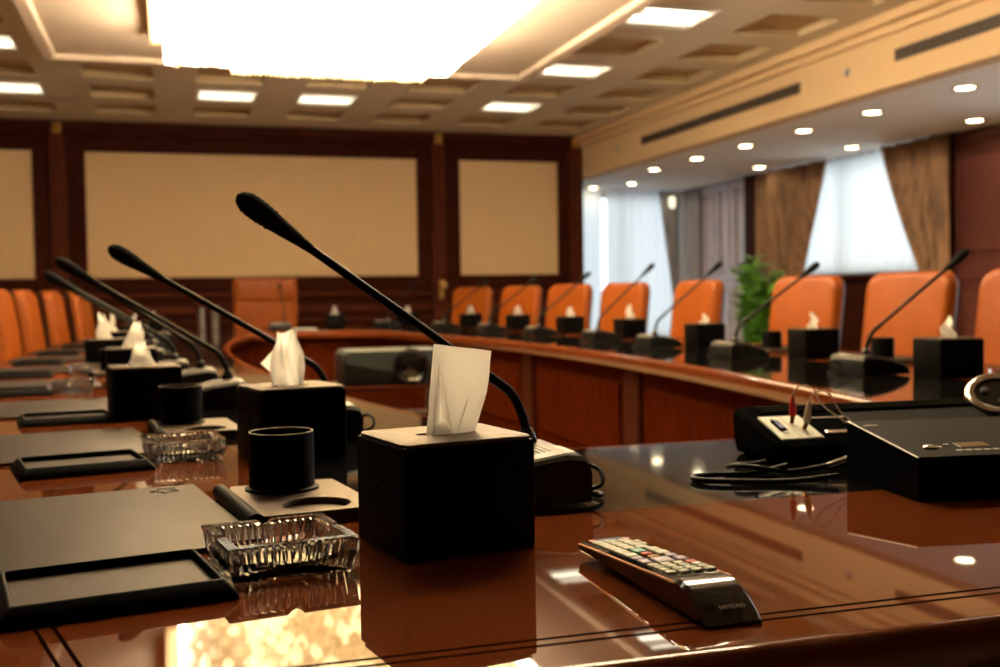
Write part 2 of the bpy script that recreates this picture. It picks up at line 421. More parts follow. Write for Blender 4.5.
wood_panel('trim_9', 12.99, 14.34, 'wood panel left of the plant, its daylight sheen painted lilac grey', 'wood_painted_sheen', 3)
wood_panel('trim_10', 7.5, 9.0, 'dark reddish wood panel at the right frame edge', 'wood_sill', 1)
b = MB(); b.box(WX - .16, WX, 12.61, 12.98, 0, LZ, .01); b.box(WX - .10, WX, 9.0, 9.22, 0, LZ, .01)
struct(b.build('trim_11', 'wood_dark'), 'dark upright posts either side of the window')

# curtains
def drape(name, label, mat, along, c, top0, top1, bot, z0, z1, amp, waves, tie=None, group=None, cat='curtain'):
    # hanging cloth; bot=(a0,a1) edge positions at the lower end, tie=(z, a0, a1) where it is gathered
    b = MB(); nu, nv = waves * 8, 26
    loops = []
    for j in range(nv + 1):
        z = z1 + (z0 - z1) * j / nv
        if tie and z > tie[0]:
            f = (z1 - z) / (z1 - tie[0]); f = f ** 1.15
            a0 = top0 + (tie[1] - top0) * f; a1 = top1 + (tie[2] - top1) * f
        elif tie:
            f = min(1, (tie[0] - z) / .5)
            a0 = tie[1] + (bot[0] - tie[1]) * f; a1 = tie[2] + (bot[1] - tie[2]) * f
        else:
            f = (z1 - z) / (z1 - z0); a0 = top0 + (bot[0] - top0) * f; a1 = top1 + (bot[1] - top1) * f
        row = []
        for i in range(nu + 1):
            u = i / nu
            a = a0 + (a1 - a0) * u
            w = amp * (math.sin(u * waves * 2 * PI + .4 * math.sin(z * 2)) + .35 * math.sin(u * waves * 4.3 * PI + 1 + z))
            row.append((c + w, a, z) if along == 'y' else (a, c + w, z))
        loops.append(row)
    b.loft(loops, closed=False)
    o = b.build(name, mat, None, True, 180)
    md = o.modifiers.new('thick', 'SOLIDIFY'); md.thickness = .006 if 'drape' in mat else .0
    if 'drape' not in mat: o.modifiers.remove(md)
    return o
def curtain(label, mat, *a, rod=None, group=None, tieback=None, **k):
    o = drape('curtain', label, mat, *a, **k)
    tag(o, label, 'curtain', group)
    return o
curtain('brown patterned drape tied back at the left of the window', 'drape', 'y', WX - .22, 10.98, 12.54, (11.62, 12.52), .05, LZ - .02, .05, 5, tie=(1.05, 11.60, 12.52), group='brown window drapes')
curtain('brown patterned drape tied back at the right of the window', 'drape', 'y', WX - .22, 8.90, 9.93, (8.92, 9.25), .05, LZ - .02, .05, 4, tie=(1.05, 8.92, 9.22), group='brown window drapes')
curtain('white sheer curtain filling the window between the brown drapes', 'sheer', 'y', WX - .06, 9.36, 12.57, (9.36, 12.57), 1.24, LZ - .02, .026, 17, group='white sheer curtains')
curtain('grey drape hanging in the far right corner', 'drape_grey', 'y', WX - .10, 14.36, 14.84, (14.38, 14.82), .05, LZ - .02, .03, 4)
curtain('white sheer curtain beside the far wall, left of the bright slit', 'sheer_dense', 'x', YB - .08, 5.42, 6.16, (5.42, 6.16), .05, LZ - .02, .018, 8, group='white sheer curtains')
curtain('white sheer curtain right of the bright slit, behind the orange chairs', 'sheer_dense', 'x', YB - .08, 6.24, 7.37, (6.24, 7.37), .05, LZ - .02, .018, 8, group='white sheer curtains')
curtain('small grey swag of cloth tied beside the far corner', 'drape_grey', 'x', YB - .2, 7.04, 7.33, (7.27, 7.33), 1.0, LZ - .04, .015, 4)

t = thing('wall_lamp', 'small glowing glass lamp in the far right corner above the swag', 'lamp', (7.18, YB - .38, 2.42))
b = MB(); b.lathe([(.02, -.12), (.045, -.10), (.05, .02), (.035, .05)], 20); b.build('lamp_shade', 'down_soft', t, True)
b = MB(); b.tube([(0, 0, .05), (0, 0, .08), (.20, .0, .09), (.415, .0, .085)], .012, 10); b.build('bracket', 'brass', t, True)
# ------------------------------------------------------------------ chandelier
t = thing('chandelier', 'huge glowing rectangular crystal chandelier under the ceiling', 'chandelier', (0, 0, 0))
b = MB()
for x0, x1, y0, y1 in ((-.10, 2.30, 8.60, 8.72), (-.10, 2.30, 3.0, 3.12), (-.10, .0, 3.12, 8.60), (2.20, 2.30, 3.12, 8.60)):
    b.box(x0, x1, y0, y1, 3.0, CZ - .05, .01)
b.box(0, 2.2, 3.12, 8.6, 3.06, CZ - .05)
b.build('canopy_frame', 'bulkhead', t)
def strands(x0, x1, y0, y1, zt, zb, step, jit):
    b = MB()
    pts = []
    nx, ny = int((x1 - x0) / step), int((y1 - y0) / step)
    for i in range(nx + 1):
        pts += [(x0 + (x1 - x0) * i / nx, y0, 0), (x0 + (x1 - x0) * i / nx, y1, 0)]
    for j in range(1, ny):
        pts += [(x0, y0 + (y1 - y0) * j / ny, 1), (x1, y0 + (y1 - y0) * j / ny, 1)]
    for x, y, _ in pts:
        r = step * .42
        z1 = zb + rnd.uniform(-jit, jit) * .6
        b.loft([[(x + r * cx, y + r * cy, z) for cx, cy in ((1, 0), (0, 1), (-1, 0), (0, -1))] for z in (zt, z1 + .04)] +
               [[(x + r * .15 * cx, y + r * .15 * cy, z1) for cx, cy in ((1, 0), (0, 1), (-1, 0), (0, -1))]])
    return b
def drops(x0, x1, y0, y1, z, step, L, jit):
    bb = (MB(), MB())
    nx, ny = int((x1 - x0) / step), int((y1 - y0) / (step * 1.6))
    for i in range(nx + 1):
        for j in range(ny + 1):
            x = x0 + (x1 - x0) * (i + .5 * (j % 2)) / (nx + 1) ; y = y0 + (y1 - y0) * j / ny
            r = step * rnd.uniform(.20, .34); l = L + rnd.uniform(-jit, jit)
            sq = ((1, 0), (0, 1), (-1, 0), (0, -1))
            bb[0 if rnd.random() < .4 else 1].loft([[(x + r * cx, y + r * cy, z) for cx, cy in sq], [(x + r * cx, y + r * cy, z - l * .6) for cx, cy in sq], [(x + r * .1 * cx, y + r * .1 * cy, z - l) for cx, cy in sq]])
    return bb
tag(strands(.02, 2.18, 3.14, 8.58, 3.06, 2.83, .040, .012).build('crystal_curtain', 'crystal_side', t), kind='stuff')
tag(strands(.50, 1.95, 3.5, 8.46, 2.9, 2.75, .040, .012).build('lower_crystal_curtain', 'crystal', t), kind='stuff')
b = MB(); b.box(.05, 2.15, 3.17, 8.55, 2.90, 2.96); b.build('lamp_tray', 'crystal_warm', t)
for nm, arg in (('crystal_drops', (.09, 2.13, 3.2, 8.5, 2.90, .15, .09, .03)), ('lower_crystal_drops', (.55, 1.90, 3.55, 8.4, 2.86, .13, .10, .03))):
    for bb_, mt in zip(drops(*arg), ('crystal', 'crystal_warm')):
        tag(bb_.build(nm, mt, t), kind='stuff')

# ------------------------------------------------------------------ conference table
def outline(off, n=40):
    """loop of the ring table at distance off inside its outer edge"""
    ho = lambda y: 2.02 - off * .985 + bow(y)
    ya, yb = .775 + off, 10.9 - off
    rn = .05; rf = .34 + off * .35
    pts = []
    nb, nc, ns = 16, 12, 34
    def side(sign, up):
        out = []
        for k in range(ns + 1):
            f = k / ns
            y = ya + rn + (yb - rf - ya - rn) * (f if up else 1 - f)
            out.append((AX + sign * ho(y), y))
        return out
    def corner(p0, pc, p1):
        out = []
        for k in range(1, nc):
            f = k / nc
            out.append(tuple((1 - f) ** 2 * p0[i] + 2 * f * (1 - f) * pc[i] + f * f * p1[i] for i in (0, 1)))
        return out
    R_ = side(1, True); L_ = side(-1, False)
    ends = lambda y, r: (ho(y) - r)
    fr = (AX + ends(yb, rf), yb); fl = (AX - ends(yb, rf), yb)
    nr = (AX + ends(ya, rn), ya); nl = (AX - ends(ya, rn), ya)
    pts += R_
    pts += corner(R_[-1], (AX + ho(yb), yb), fr)
    pts += [(fr[0] + (fl[0] - fr[0]) * k / nb, yb) for k in range(nb + 1)]
    pts += corner(fl, (AX - ho(yb), yb), L_[0])
    pts += L_
    pts += corner(L_[-1], (AX - ho(ya), ya), nl)
    pts += [(nl[0] + (nr[0] - nl[0]) * k / nb, ya) for k in range(nb + 1)]
    pts += corner(nr, (AX + ho(ya), ya), R_[0])
    return pts
def at(off, z): return [(x, y, z) for x, y in outline(off)]
table = thing('conference_table', 'huge ring-shaped polished wood conference table with black stone band', 'table', (0, 0, 0))
b = MB()
b.loft([at(.04, TOP - .07), at(.012, TOP - .066), at(0, TOP - .055), at(0, TOP - .011), at(.003, TOP - .0035), at(.008, TOP - .0006), at(.012, TOP), at(.014, TOP), at(.561, TOP), at(.565, TOP), at(.565, TOP - .02)], False, False)
b.build('tabletop', 'wood', table, True, 50)
b = MB(); b.loft([at(.5655, TOP - .02), at(.5655, TOP), at(1.115, TOP), at(1.115, TOP - .02)], False, False); b.build('stone_band', 'granite', table)
b = MB(); b.loft([at(1.1155, TOP - .02), at(1.1155, TOP), at(1.119, TOP), at(1.136, TOP), at(1.14, TOP), at(1.150, TOP - .004), at(1.155, TOP - .015), at(1.155, TOP - .055), at(1.14, TOP - .07), at(1.05, TOP - .07)], False, False); b.build('inner_rim', 'wood', table, True, 50)
b = MB(); b.loft([at(.04, TOP - .07), at(1.05, TOP - .07)], False, False); b.build('underside', 'wood_dark', table)
for o_, nm in ((.066, 0), (.082, 0)):
    b = MB(); b.loft([at(o_, TOP + .0003), at(o_ + .004, TOP + .0003)], False, False); b.build('inlay_line', 'inlay', table)
# inner and outer skirts
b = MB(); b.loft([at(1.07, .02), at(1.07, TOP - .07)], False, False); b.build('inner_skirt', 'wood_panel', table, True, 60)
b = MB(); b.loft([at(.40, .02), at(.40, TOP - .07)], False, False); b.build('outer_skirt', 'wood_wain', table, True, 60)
b = MB(); b.loft([at(.38, .0), at(.38, .10), at(.40, .10)], False, False); b.loft([at(1.09, .0), at(1.09, .10), at(1.07, .10)], False, False); b.build('plinth', 'wood_dark', table)
inner = outline(1.07)
for y in (3.1, 4.75, 6.4, 8.0):
    for sgn in (1, -1):
        hx = 2.02 - 1.07 * .985 + bow(y)
        t_ = MB(); t_.box(AX + sgn * hx - .03, AX + sgn * hx + .03, y - .09, y + .09, 0, TOP - .07, .006)
        t_.build('post', 'wood_dark', table)
        # flat raised panel between posts
    hx = 2.02 - 1.07 * .985
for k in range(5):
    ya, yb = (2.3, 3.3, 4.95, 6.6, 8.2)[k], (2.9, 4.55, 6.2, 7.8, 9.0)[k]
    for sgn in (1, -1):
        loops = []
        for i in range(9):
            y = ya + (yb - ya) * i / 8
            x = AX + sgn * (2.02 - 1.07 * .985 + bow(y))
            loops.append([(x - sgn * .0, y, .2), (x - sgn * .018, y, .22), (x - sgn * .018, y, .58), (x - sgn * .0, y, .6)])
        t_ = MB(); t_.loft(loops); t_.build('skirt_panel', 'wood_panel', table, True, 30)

# ------------------------------------------------------------------ things on the table
def tissue_box(label, loc, rz, group, detail=False):
    t = thing('tissue_box', label, 'tissue box', loc, rz, group)
    w, d, h = .164, .152, .131
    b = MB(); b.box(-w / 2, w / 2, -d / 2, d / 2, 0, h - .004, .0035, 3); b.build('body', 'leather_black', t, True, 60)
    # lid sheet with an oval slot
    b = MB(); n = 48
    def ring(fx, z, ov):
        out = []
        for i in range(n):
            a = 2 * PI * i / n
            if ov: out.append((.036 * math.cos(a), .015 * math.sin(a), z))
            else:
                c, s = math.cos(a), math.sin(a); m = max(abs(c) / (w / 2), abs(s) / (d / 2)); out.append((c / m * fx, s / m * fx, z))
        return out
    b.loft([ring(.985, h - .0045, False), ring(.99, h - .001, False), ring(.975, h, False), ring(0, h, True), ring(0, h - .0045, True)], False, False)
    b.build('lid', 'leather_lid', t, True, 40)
    b = MB(); b.lathe([(1, 0), (.98, .0004)], 30)
    for v in b.bm.verts: v.co.x *= .0355; v.co.y *= .0146; v.co.z = h - .0038 + v.co.z
    b.build('slot', 'black_plastic', t)
    if detail:
        b = MB()
        for k in range(7):
            y0 = .022 - k * .006
            pts = catmull([(-w / 2 - .0003, y0 + .012, .075 - .001 * k), (-w / 2 - .0006, y0 - .004, .078 + .002 * math.sin(k)), (-w / 2 - .0004, y0 - .022, .066 - .002 * k)], 5)
            b.tube(pts, [.0002 + .0006 * math.sin(PI * i / (len(pts) - 1)) for i in range(len(pts))], 6)
        b.build('embossed_emblem', 'leather_pad', t, True)
    return t

def tissue(label, loc, rz, group, wb, wt, h, lean, seed, style):
    """sheet of paper pulled through the slot of a box, bottom at z=0"""
    rr = random.Random(seed)
    nu, nv = 26, 18
    b = MB(); loops = []
    ph = rr.uniform(0, 6)
    for j in range(nv + 1):
        v = j / nv
        row = []
        for i in range(nu + 1):
            u = i / nu
            if style == 'sheet':        # upright folded sheet with slanting top and pinched foot
                W = wb + (wt - wb) * min(1, v * 1.5)
                x = (u - .5) * W + lean * v
                top = h * (1 - .13 * u)
                z = top * v
                if u > .62 and v < .45:
                    x -= (u - .62) * .06 * (1 - v / .45)
                y = .012 * math.sin(u * 2.2 * PI + .4) * (1 - .55 * v) + .004 * math.sin(7 * u + 5 * v + ph)
                y -= .030 * max(0, 1 - abs(u - .30) / .22) * (1 - v) ** 1.0 * max(0, min(1, (v + .12) * 3))
                y += .010 * max(0, 1 - abs(u - .16) / .12) * (1 - v)
                y += .006 * max(0, 1 - abs((u - .55) - .5 * (v - .2)) / .05) * (1 if v < .6 else .2)
            elif style == 'column':     # rounded column
                W = wb + (wt - wb) * v
                a = (u - .5) * 1.55 * PI
                x = .5 * W * math.sin(a) * (1 - .35 * max(0, v - .7) / .3) + lean * v
                y = -.012 * math.cos(a) * (1 + .35 * math.sin(9 * a + ph)) + .008
                z = h * v * (1 - .10 * abs(math.sin(a)) ** 2) + .004 * math.sin(4 * a + ph) * v
                x += .003 * math.sin(14 * u + 6 * v)
            else:                       # crumpled tuft
                a = (u - .5) * 1.9 * PI
                r = .5 * (wb + (wt - wb) * v) * (1 - .55 * v ** 1.6) * (1 + .18 * math.sin(3 * a + ph + 2 * v) + .10 * math.sin(7 * a + 9 * v + ph))
                x = r * math.sin(a) + lean * v
                y = -.55 * r * math.cos(a) + .006 * math.sin(8 * v + ph)
                z = h * v * (1 + .12 * math.sin(2 * a + ph)) 
            row.append((x, y, z))
        loops.append(row)
    b.loft(loops, closed=False)
    if style == 'column':               # side flap
        b.loft([[(-.006 + lean * .2, .004, .004), (-.05, .008, .045), (-.012, .006, .085)], [(.006, .008, .004), (.0, .01, .05), (.006, .01, .088)]], closed=False)
    o = b.build('tissue', 'paper', None, True, 60, loc, rz)
    tag(o, label, 'tissue', group)
    return o
GB, GT = 'black leather tissue boxes on the table', 'white tissues pulled from the boxes'
LB = [(.307, 1.240, 10.5), (.212, 2.050, 13), (-.068, 2.840, 8), (-.135, 3.94, 5), (-.275, 4.95, 4), (-.30, 6.1, 0), (-.23, 7.5, -3), (-.13, 9.0, -8)]
lbl_l = ['largest black tissue box, in focus beside the remote control', 'black tissue box behind the nearest pen cup', 'black tissue box third from the camera on the left table arm', 'black tissue box fourth from the camera on the left table arm',
         'black tissue box fifth from the camera on the left table arm', 'black tissue box sixth from the camera on the left table arm', 'black tissue box seventh from the camera on the left table arm', 'black tissue box last on the left table arm']
for k, (x, y, a) in enumerate(LB): tissue_box(lbl_l[k], (x, y, TOP), R(a), GB, k < 2)
RB = [(2.475, 2.99, -4), (2.66, 4.06, -2), (2.685, 5.10, -1), (2.84, 6.42, 0), (2.82, 7.45, 2), (2.755, 8.5, 5), (2.60, 9.4, 8), (2.22, 10.35, 40)]
lbl_r = ['black tissue box in front of the rightmost whole orange chair', 'black tissue box second from the right in the right row', 'black tissue box before the orange chair left of the plant', 'black tissue box before the orange chair at the far white curtain',
         'black tissue box fourth from the far end of the right row', 'black tissue box third from the far end of the right row', 'black tissue box before the smallest orange chair of the right row', 'black tissue box at the far right bend of the table']
for k, (x, y, a) in enumerate(RB): tissue_box(lbl_r[k], (x, y, TOP), R(a), GB)
tissue_box('black tissue box beside the head chair at the far table end', (1.52, 10.45, TOP), 0, GB)
ZT = TOP + .1265
P_ = {'A': (433, 345, 0), 'B': (489, 353, .002), 'Q': (485, 393, .004), 'M': (467, 386, -.006), 'F': (437, 363, -.006), 'G': (450, 436, -.013), 'H': (430, 436, -.010), 'E': (424, 437, -.002),
      'K': (440, 418, .012), 'P': (459, 424, -.012), 'D': (470, 437, .002), 'N': (463, 437, -.008), 'T': (463, 350, -.003), 'A2': (434, 347, .010), 'B2': (487, 356, .012), 'Q2': (483, 394, .014), 'D2': (468, 437, .012), 'E2': (426, 437, .010)}
b = MB(); vs = {k: b.bm.verts.new(((u - 447) * .00124 + .0, y, (437 - v) * .00120)) for k, (u, v, y) in P_.items()}
for f_ in ('A F T', 'T F M', 'T M B', 'B M Q', 'F G M', 'M G P', 'M P Q', 'P D Q', 'G N P', 'P N D', 'A E H F', 'F H K', 'F K G', 'H G K', 'A T B B2 A2', 'B Q Q2 B2', 'Q D D2 Q2', 'A A2 E2 E', 'A2 B2 Q2 D2 E2'):
    b.bm.faces.new([vs[k] for k in f_.split()])
bmesh.ops.subdivide_edges(b.bm, edges=b.bm.edges[:], cuts=3, use_grid_fill=True)
rt = random.Random(3)
for v in b.bm.verts: v.co += Vector((rt.uniform(-.0006, .0006), rt.uniform(-.0012, .0012), rt.uniform(-.0006, .0006)))
o = b.build('tissue', 'paper', None, True, 28, (.316, 1.245, ZT), R(-8)); tag(o, 'tall white tissue standing in the largest tissue box', 'tissue', GT)
tissue('rounded white tissue with a side flap in the box behind the nearest cup', (.208, 2.055, ZT), R(-10), GT, .058, .058, .107, .0, 2, 'column')
for k, (x, y, w, h, ln) in enumerate([(-.075, 2.83, .062, .058, .004), (-.13, 3.94, .075, .085, .022), (-.275, 4.95, .075, .105, -.012), (-.30, 6.1, .06, .09, .0), (-.23, 7.5, .05, .07, 0), (-.13, 9.0, .05, .07, 0)]):
    tissue('crumpled white tissue in the %s tissue box on the left table arm' % ordin(k + 2), (x, y, ZT), R(-20 * k), GT, w, w * .7, h, ln, 10 + k, 'tuft')
RT = ['crumpled white tissue in the box before the rightmost whole orange chair', 'crumpled white tissue in the second box from the right', 'flattened white tissue in the box left of the plant', 'upright white tissue in the box before the far white curtain',
      'white tissue in the fourth box from the far end of the right row', 'white tissue in the third box from the far end of the right row', 'white tissue in the box before the smallest orange chair', 'white tissue in the box at the far right table bend']
for k, (x, y, a) in enumerate(RB):
    h = (.068, .068, .05, .09, .07, .075, .075, .07)[k]
    tissue(RT[k], (x, y, ZT), R(30 + 20 * k), GT, .082, .05, h, (0, -.01, -.015, 0, 0, 0, 0, 0)[k], 30 + k, 'tuft')
tissue('white tissue in the box beside the head chair', (1.52, 10.45, ZT), 0, GT, .07, .05, .08, 0, 60, 'tuft')

# microphones ------------------------------------------------------
MIC = None
def bend(t, deg):
    """re-aim the bendable neck with its head, about the socket"""
    for ch in t.children:
        if ch.name.split('.')[0] in ('gooseneck', 'windscreen', 'windscreen_ridges'):
            a = R(-deg); p = Vector((0, 0, .085))
            q = Matrix.Rotation(a, 3, 'Y') @ p
            ch.rotation_euler.y = a; ch.location = p - q
def mic(label, loc, rz):
    """local +x points to the speaker; origin under the gooseneck socket"""
    global MIC
    g = 'gooseneck microphones on the table'
    if MIC is not None: return dup(MIC, label, loc, rz, g)
    t = thing('microphone', label, 'microphone', loc, rz, g)
    # wedge base: higher towards the inside, rounded inner end
    prof = [(-.048, .004), (-.050, .050), (-.046, .062), (-.038, .068), (-.015, .071), (.05, .062), (.115, .042), (.135, .028), (.140, .004)]
    y0, y1 = -.052, .140
    b = MB(); loops = []
    for y, ins in ((y0, .006), (y0 + .006, 0), (y1 - .006, 0), (y1, .006)):
        loops.append([(x * (1 - ins * .3), y, z - (ins if z > .02 else 0)) for x, z in prof])
    b.loft(loops); b.build('base', 'black_plastic', t, True, 35)
    top = [(-.044, .0648), (-.036, .0692), (-.015, .0722), (.05, .0632), (.11, .0448)]
    b = MB(); b.loft([[(x, y0 + .012, z + .0005) for x, z in top], [(x, y1 - .012, z + .0005) for x, z in top]], closed=False)
    b.build('top_plate', 'unit_top', t, True, 60)
    b = MB()
    for i in range(7):
        for j in range(9):
            x = -.005 + i * .008; y = .022 + j * .0085
            z = .0722 - (x + .02) * .115
            b.lathe([(.0024, z - .001), (.0024, z + .0012), (.0004, z + .0013)], 6, (x, y))
    tag(b.build('speaker_grille', 'black_plastic', t), kind='stuff')
    for q in (0, 1, 2):
        b = MB(); yb = -.03 + q * .022; b.box(.075, .095, yb, yb + .014, .049, .058, .002); b.build('button', 'white_plastic' if q == 1 else 'grey_plastic', t)
    b = MB(); b.box(-.036, -.024, .05, .11, .067, .0716, .001); b.build('light_bar', 'silver_print', t)
    b = MB(); b.lathe([(.016, .06), (.016, .078), (.012, .088), (.008, .094)], 20); b.build('socket', 'black_gloss', t, True)
    path = catmull([(0, 0, .085), (.006, 0, .112), (.024, 0, .147), (.056, 0, .172), (.10, 0, .204), (.19, 0, .269), (.30, 0, .347), (.345, 0, .379)], 6)
    b = MB(); b.tube(path, [.0072 if i < 20 else .0062 for i in range(len(path))], 12); b.build('gooseneck', 'rubber', t, True)
    d = Vector((.045, 0, .033)).normalized(); p0 = Vector((.318, 0, .3597))
    caps = [(0, .0064), (.02, .0085), (.045, .0115), (.068, .0142), (.085, .0158), (.10, .0160), (.112, .0140), (.121, .0090), (.125, .002)]
    b = MB(); b.tube([p0 + d * s for s, r in caps], [r for s, r in caps], 20); b.build('windscreen', 'foam', t, True, 60)
    b = MB()
    for k in range(6): 
        s = .068 + k * .008; r = .0143 + (.0016 if k in (2, 3, 4) else .0008)
        b.tube([p0 + d * (s - .0016), p0 + d * (s + .0016)], r + .0006, 20)
    b.build('windscreen_ridges', 'foam', t, True)
    cb = catmull([(-.046, .07, .03), (-.064, .08, .046), (-.077, .10, .040), (-.072, .12, .024), (-.054, .11, .014), (-.066, .12, .008), (-.080, .10, .006), (-.069, .07, .006), (-.046, .06, .012)], 6)
    b = MB(); b.tube(cb, .0035, 8); b.build('cable', 'rubber', t, True)
    MIC = t
    return t
ML = [(.507, 1.53), (.324, 2.33), (.149, 3.10), (.09, 3.65), (.012, 4.20), (-.08, 5.2), (-.12, 6.4), (-.05, 7.9)]
mlab = ['largest gooseneck microphone, behind the focused tissue box', 'second largest gooseneck microphone, reaching over the second tissue box', 'third gooseneck microphone from the camera on the left table arm', 'fourth gooseneck microphone from the camera on the left table arm', 'fifth gooseneck microphone from the camera on the left table arm',
        'sixth gooseneck microphone from the camera on the left table arm', 'seventh gooseneck microphone from the camera on the left table arm', 'last gooseneck microphone on the left table arm']
# the left row speaks towards -x: mirror of the local frame by a half turn
for k, (x, y) in enumerate(ML): bend(mic(mlab[k], (x, y, TOP), R(180)), (.5, -4, -3.5, -1.5, -4.5, -4, -4, -3)[k])
MR = [(2.272, 3.15, 0), (2.388, 4.25, 0), (2.447, 5.20, 0), (2.49, 6.10, 0), (2.45, 7.1, 3), (2.36, 8.0, 6), (2.22, 8.9, 12), (1.95, 9.95, 40)]
mrl = ['gooseneck microphone leaning in front of the rightmost whole orange chair', 'gooseneck microphone ending before the white window sheer', 'gooseneck microphone ending before the lilac panel', 'gooseneck microphone ending before the far white curtain',
       'gooseneck microphone fourth from the far end of the right row', 'gooseneck microphone third from the far end of the right row', 'gooseneck microphone before the smallest right row chair', 'gooseneck microphone at the far right bend of the table']
for k, (x, y, a) in enumerate(MR): bend(mic(mrl[k], (x, y, TOP), R(a)), (-.5, -2, 3, 6, 2, 0, -2, 0)[k])
mic('gooseneck microphone before the head chair at the far table end', (1.0, 10.0, TOP), R(90))

# desk pads, pen trays, ashtrays, cups -------------------------------
def slab(w0, w1, d0, d1, h, bev): 
    b = MB(); b.box(w0, w1, d0, d1, 0, h, bev, 3); return b
PAD = None
def desk_pad(label, loc, rz, w=.37, d=.45):
    global PAD
    if PAD: return dup(PAD, label, loc, rz, 'black leather desk pads')
    t = thing('desk_pad', label, 'desk pad', loc, rz, 'black leather desk pads')   # origin: inner far corner
    slab(-w, 0, -d, 0, .006, .002).build('board', 'leather_pad', t, True, 60)
    b = MB()
    for k in range(5):
        a = k * 1.25
        pts = catmull([(-.05 + .012 * math.cos(a), -.04 + .012 * math.sin(a), .0061), (-.05 + .022 * math.cos(a + .7), -.04 + .022 * math.sin(a + .7), .0065), (-.05 + .008 * math.cos(a + 1.6), -.04 + .014 * math.sin(a + 1.6), .0061)], 5)
        b.tube(pts, .0007, 6)
    b.build('embossed_emblem', 'leather_pad', t, True)
    PAD = t; return t
TRAY = None
def pen_tray(label, loc, rz, w=.218, d=.172):
    global TRAY
    if TRAY: return dup(TRAY, label, loc, rz, 'black leather pen trays')
    t = thing('pen_tray', label, 'pen tray', loc, rz, 'black leather pen trays')
    def sq(x, y, z, r=.004):
        out = []
        for cx, cy, a0 in ((x - r, y - r, 0), (-x + r, y - r, 90), (-x + r, -y + r, 180), (x - r, -y + r, 270)):
            for k in range(5):
                a = R(a0 + 22.5 * k); out.append((cx + r * math.cos(a), cy + r * math.sin(a), z))
        return out
    W, D_ = w / 2, d / 2
    b = MB(); b.loft([sq(W, D_, 0), sq(W, D_, .003), sq(W - .004, D_ - .004, .010), sq(W - .011, D_ - .011, .0185), sq(W - .0125, D_ - .0125, .0195), sq(W - .0145, D_ - .0145, .0195), sq(W - .0155, D_ - .0155, .0185), sq(W - .0158, D_ - .0158, .0105), sq(W - .017, D_ - .017, .0100)], True, False)
    b.build('rim', 'leather_black', t, True, 50)
    b = MB(); b.loft([sq(W - .0165, D_ - .0165, .0090), sq(W - .0165, D_ - .0165, .0105)]); b.build('bed', 'leather_pad', t)
    TRAY = t; return t
ASH = None
def ashtray(label, loc, rz, s=.071, h=.038):
    global ASH
    g = 'square cut glass ashtrays'
    if ASH: return dup(ASH, label, loc, rz, g)
    t = thing('ashtray', label, 'ashtray', loc, rz, g)
    n = 15                                     # flutes a side
    def sq(a, z, flute=0., notch=0.):
        out = []
        for sd in range(4):
            for k in range(2 * n):
                u = -1 + 2 * k / (2 * n)
                dd = a - (flute if k % 2 else 0)
                x, y = u * a, -dd
                if abs(u) > .93: x, y = u * a, -a * (1 - .0)
                zz = z
                if notch and abs(u) < .12: zz = z - notch * (1 - (u / .12) ** 2)
                c, s_ = math.cos(sd * PI / 2), math.sin(sd * PI / 2)
                out.append((x * c - y * s_, x * s_ + y * c, zz))
        return out
    b = MB()
    b.loft([sq(s * .88, 0, 0), sq(s * .91, .002, .0045), sq(s * .95, h * .45, .0050), sq(s * .975, h * .84, .0045), sq(s * .995, h * .88, 0, .005), sq(s, h * .95, 0, .006), sq(s * .98, h, 0, .006), sq(s * .83, h, 0, .006), sq(s * .81, h * .92, 0, .004), sq(s * .77, h * .5, .003), sq(s * .73, .014, .003), sq(s * .60, .010, 0)], True, True)
    b.build('bowl', 'glass', t)
    ASH = t; return t
def coaster_tray(label, loc, rz, proto=[None]):
    g = 'black leather cup trays'
    if proto[0]: return dup(proto[0], label, loc, rz, g)
    t = thing('cup_tray', label, 'tray', loc, rz, g)
    w, d, h = .165, .245, .017
    # board with a round coaster recess
    b = MB(); n = 48; cx, cy, r = .006, -.066, .047
    def sqr(z, m=0.):
        out = []
        for i in range(n):
            a = 2 * PI * i / n; c, s_ = math.cos(a), math.sin(a)
            # square ring around the recess half
            x0, x1, y0, y1 = -w / 2 + m, w / 2 - m, -d / 2 + m, d / 2 - m
            tx = (x1 - cx) / c if c > 1e-6 else ((x0 - cx) / c if c < -1e-6 else 1e9)
            ty = (y1 - cy) / s_ if s_ > 1e-6 else ((y0 - cy) / s_ if s_ < -1e-6 else 1e9)
            k = min(tx, ty); out.append((cx + c * k, cy + s_ * k, z))
        return out
    def cr(q, z): return [(cx + q * math.cos(2 * PI * i / n), cy + q * math.sin(2 * PI * i / n), z) for i in range(n)]
    b.loft([sqr(0), sqr(h - .003), sqr(h, .002), cr(r, h), cr(r - .002, h - .002), cr(r - .003, h - .009), cr(.001, h - .009)], True, True)
    b.build('board', 'leather_lid', t, True, 45)
    b = MB(); b.tube([(-w / 2 - .004, -d / 2, h * .62), (-w / 2 - .004, d / 2, h * .62)], .0115, 16); b.build('rolled_edge', 'leather_black', t, True)
    proto[0] = t; return t
def pen_cup(label, loc, proto=[None]):
    g = 'black leather pen cups'
    if proto[0]: return dup(proto[0], label, loc, 0, g)
    t = thing('pen_cup', label, 'cup', loc, 0, g)
    b = MB(); b.lathe([(.047, 0), (.047, .080), (.0465, .0825)], 48, cap1=False); b.lathe([(.0435, .0825), (.0435, .006), (.001, .006)], 48, cap0=False); b.build('wall', 'leather_black', t, True, 60)
    b = MB(); b.lathe([(.0465, .0822), (.0460, .0838), (.0440, .0838), (.0435, .0822)], 48, cap0=False, cap1=False); b.build('rim', 'leather_brown', t, True)
    b = MB(); b.lathe([(.053, 0), (.053, .003), (.047, .005)], 48, cap1=False); b.build('foot_ring', 'leather_black', t, True)
    proto[0] = t; return t

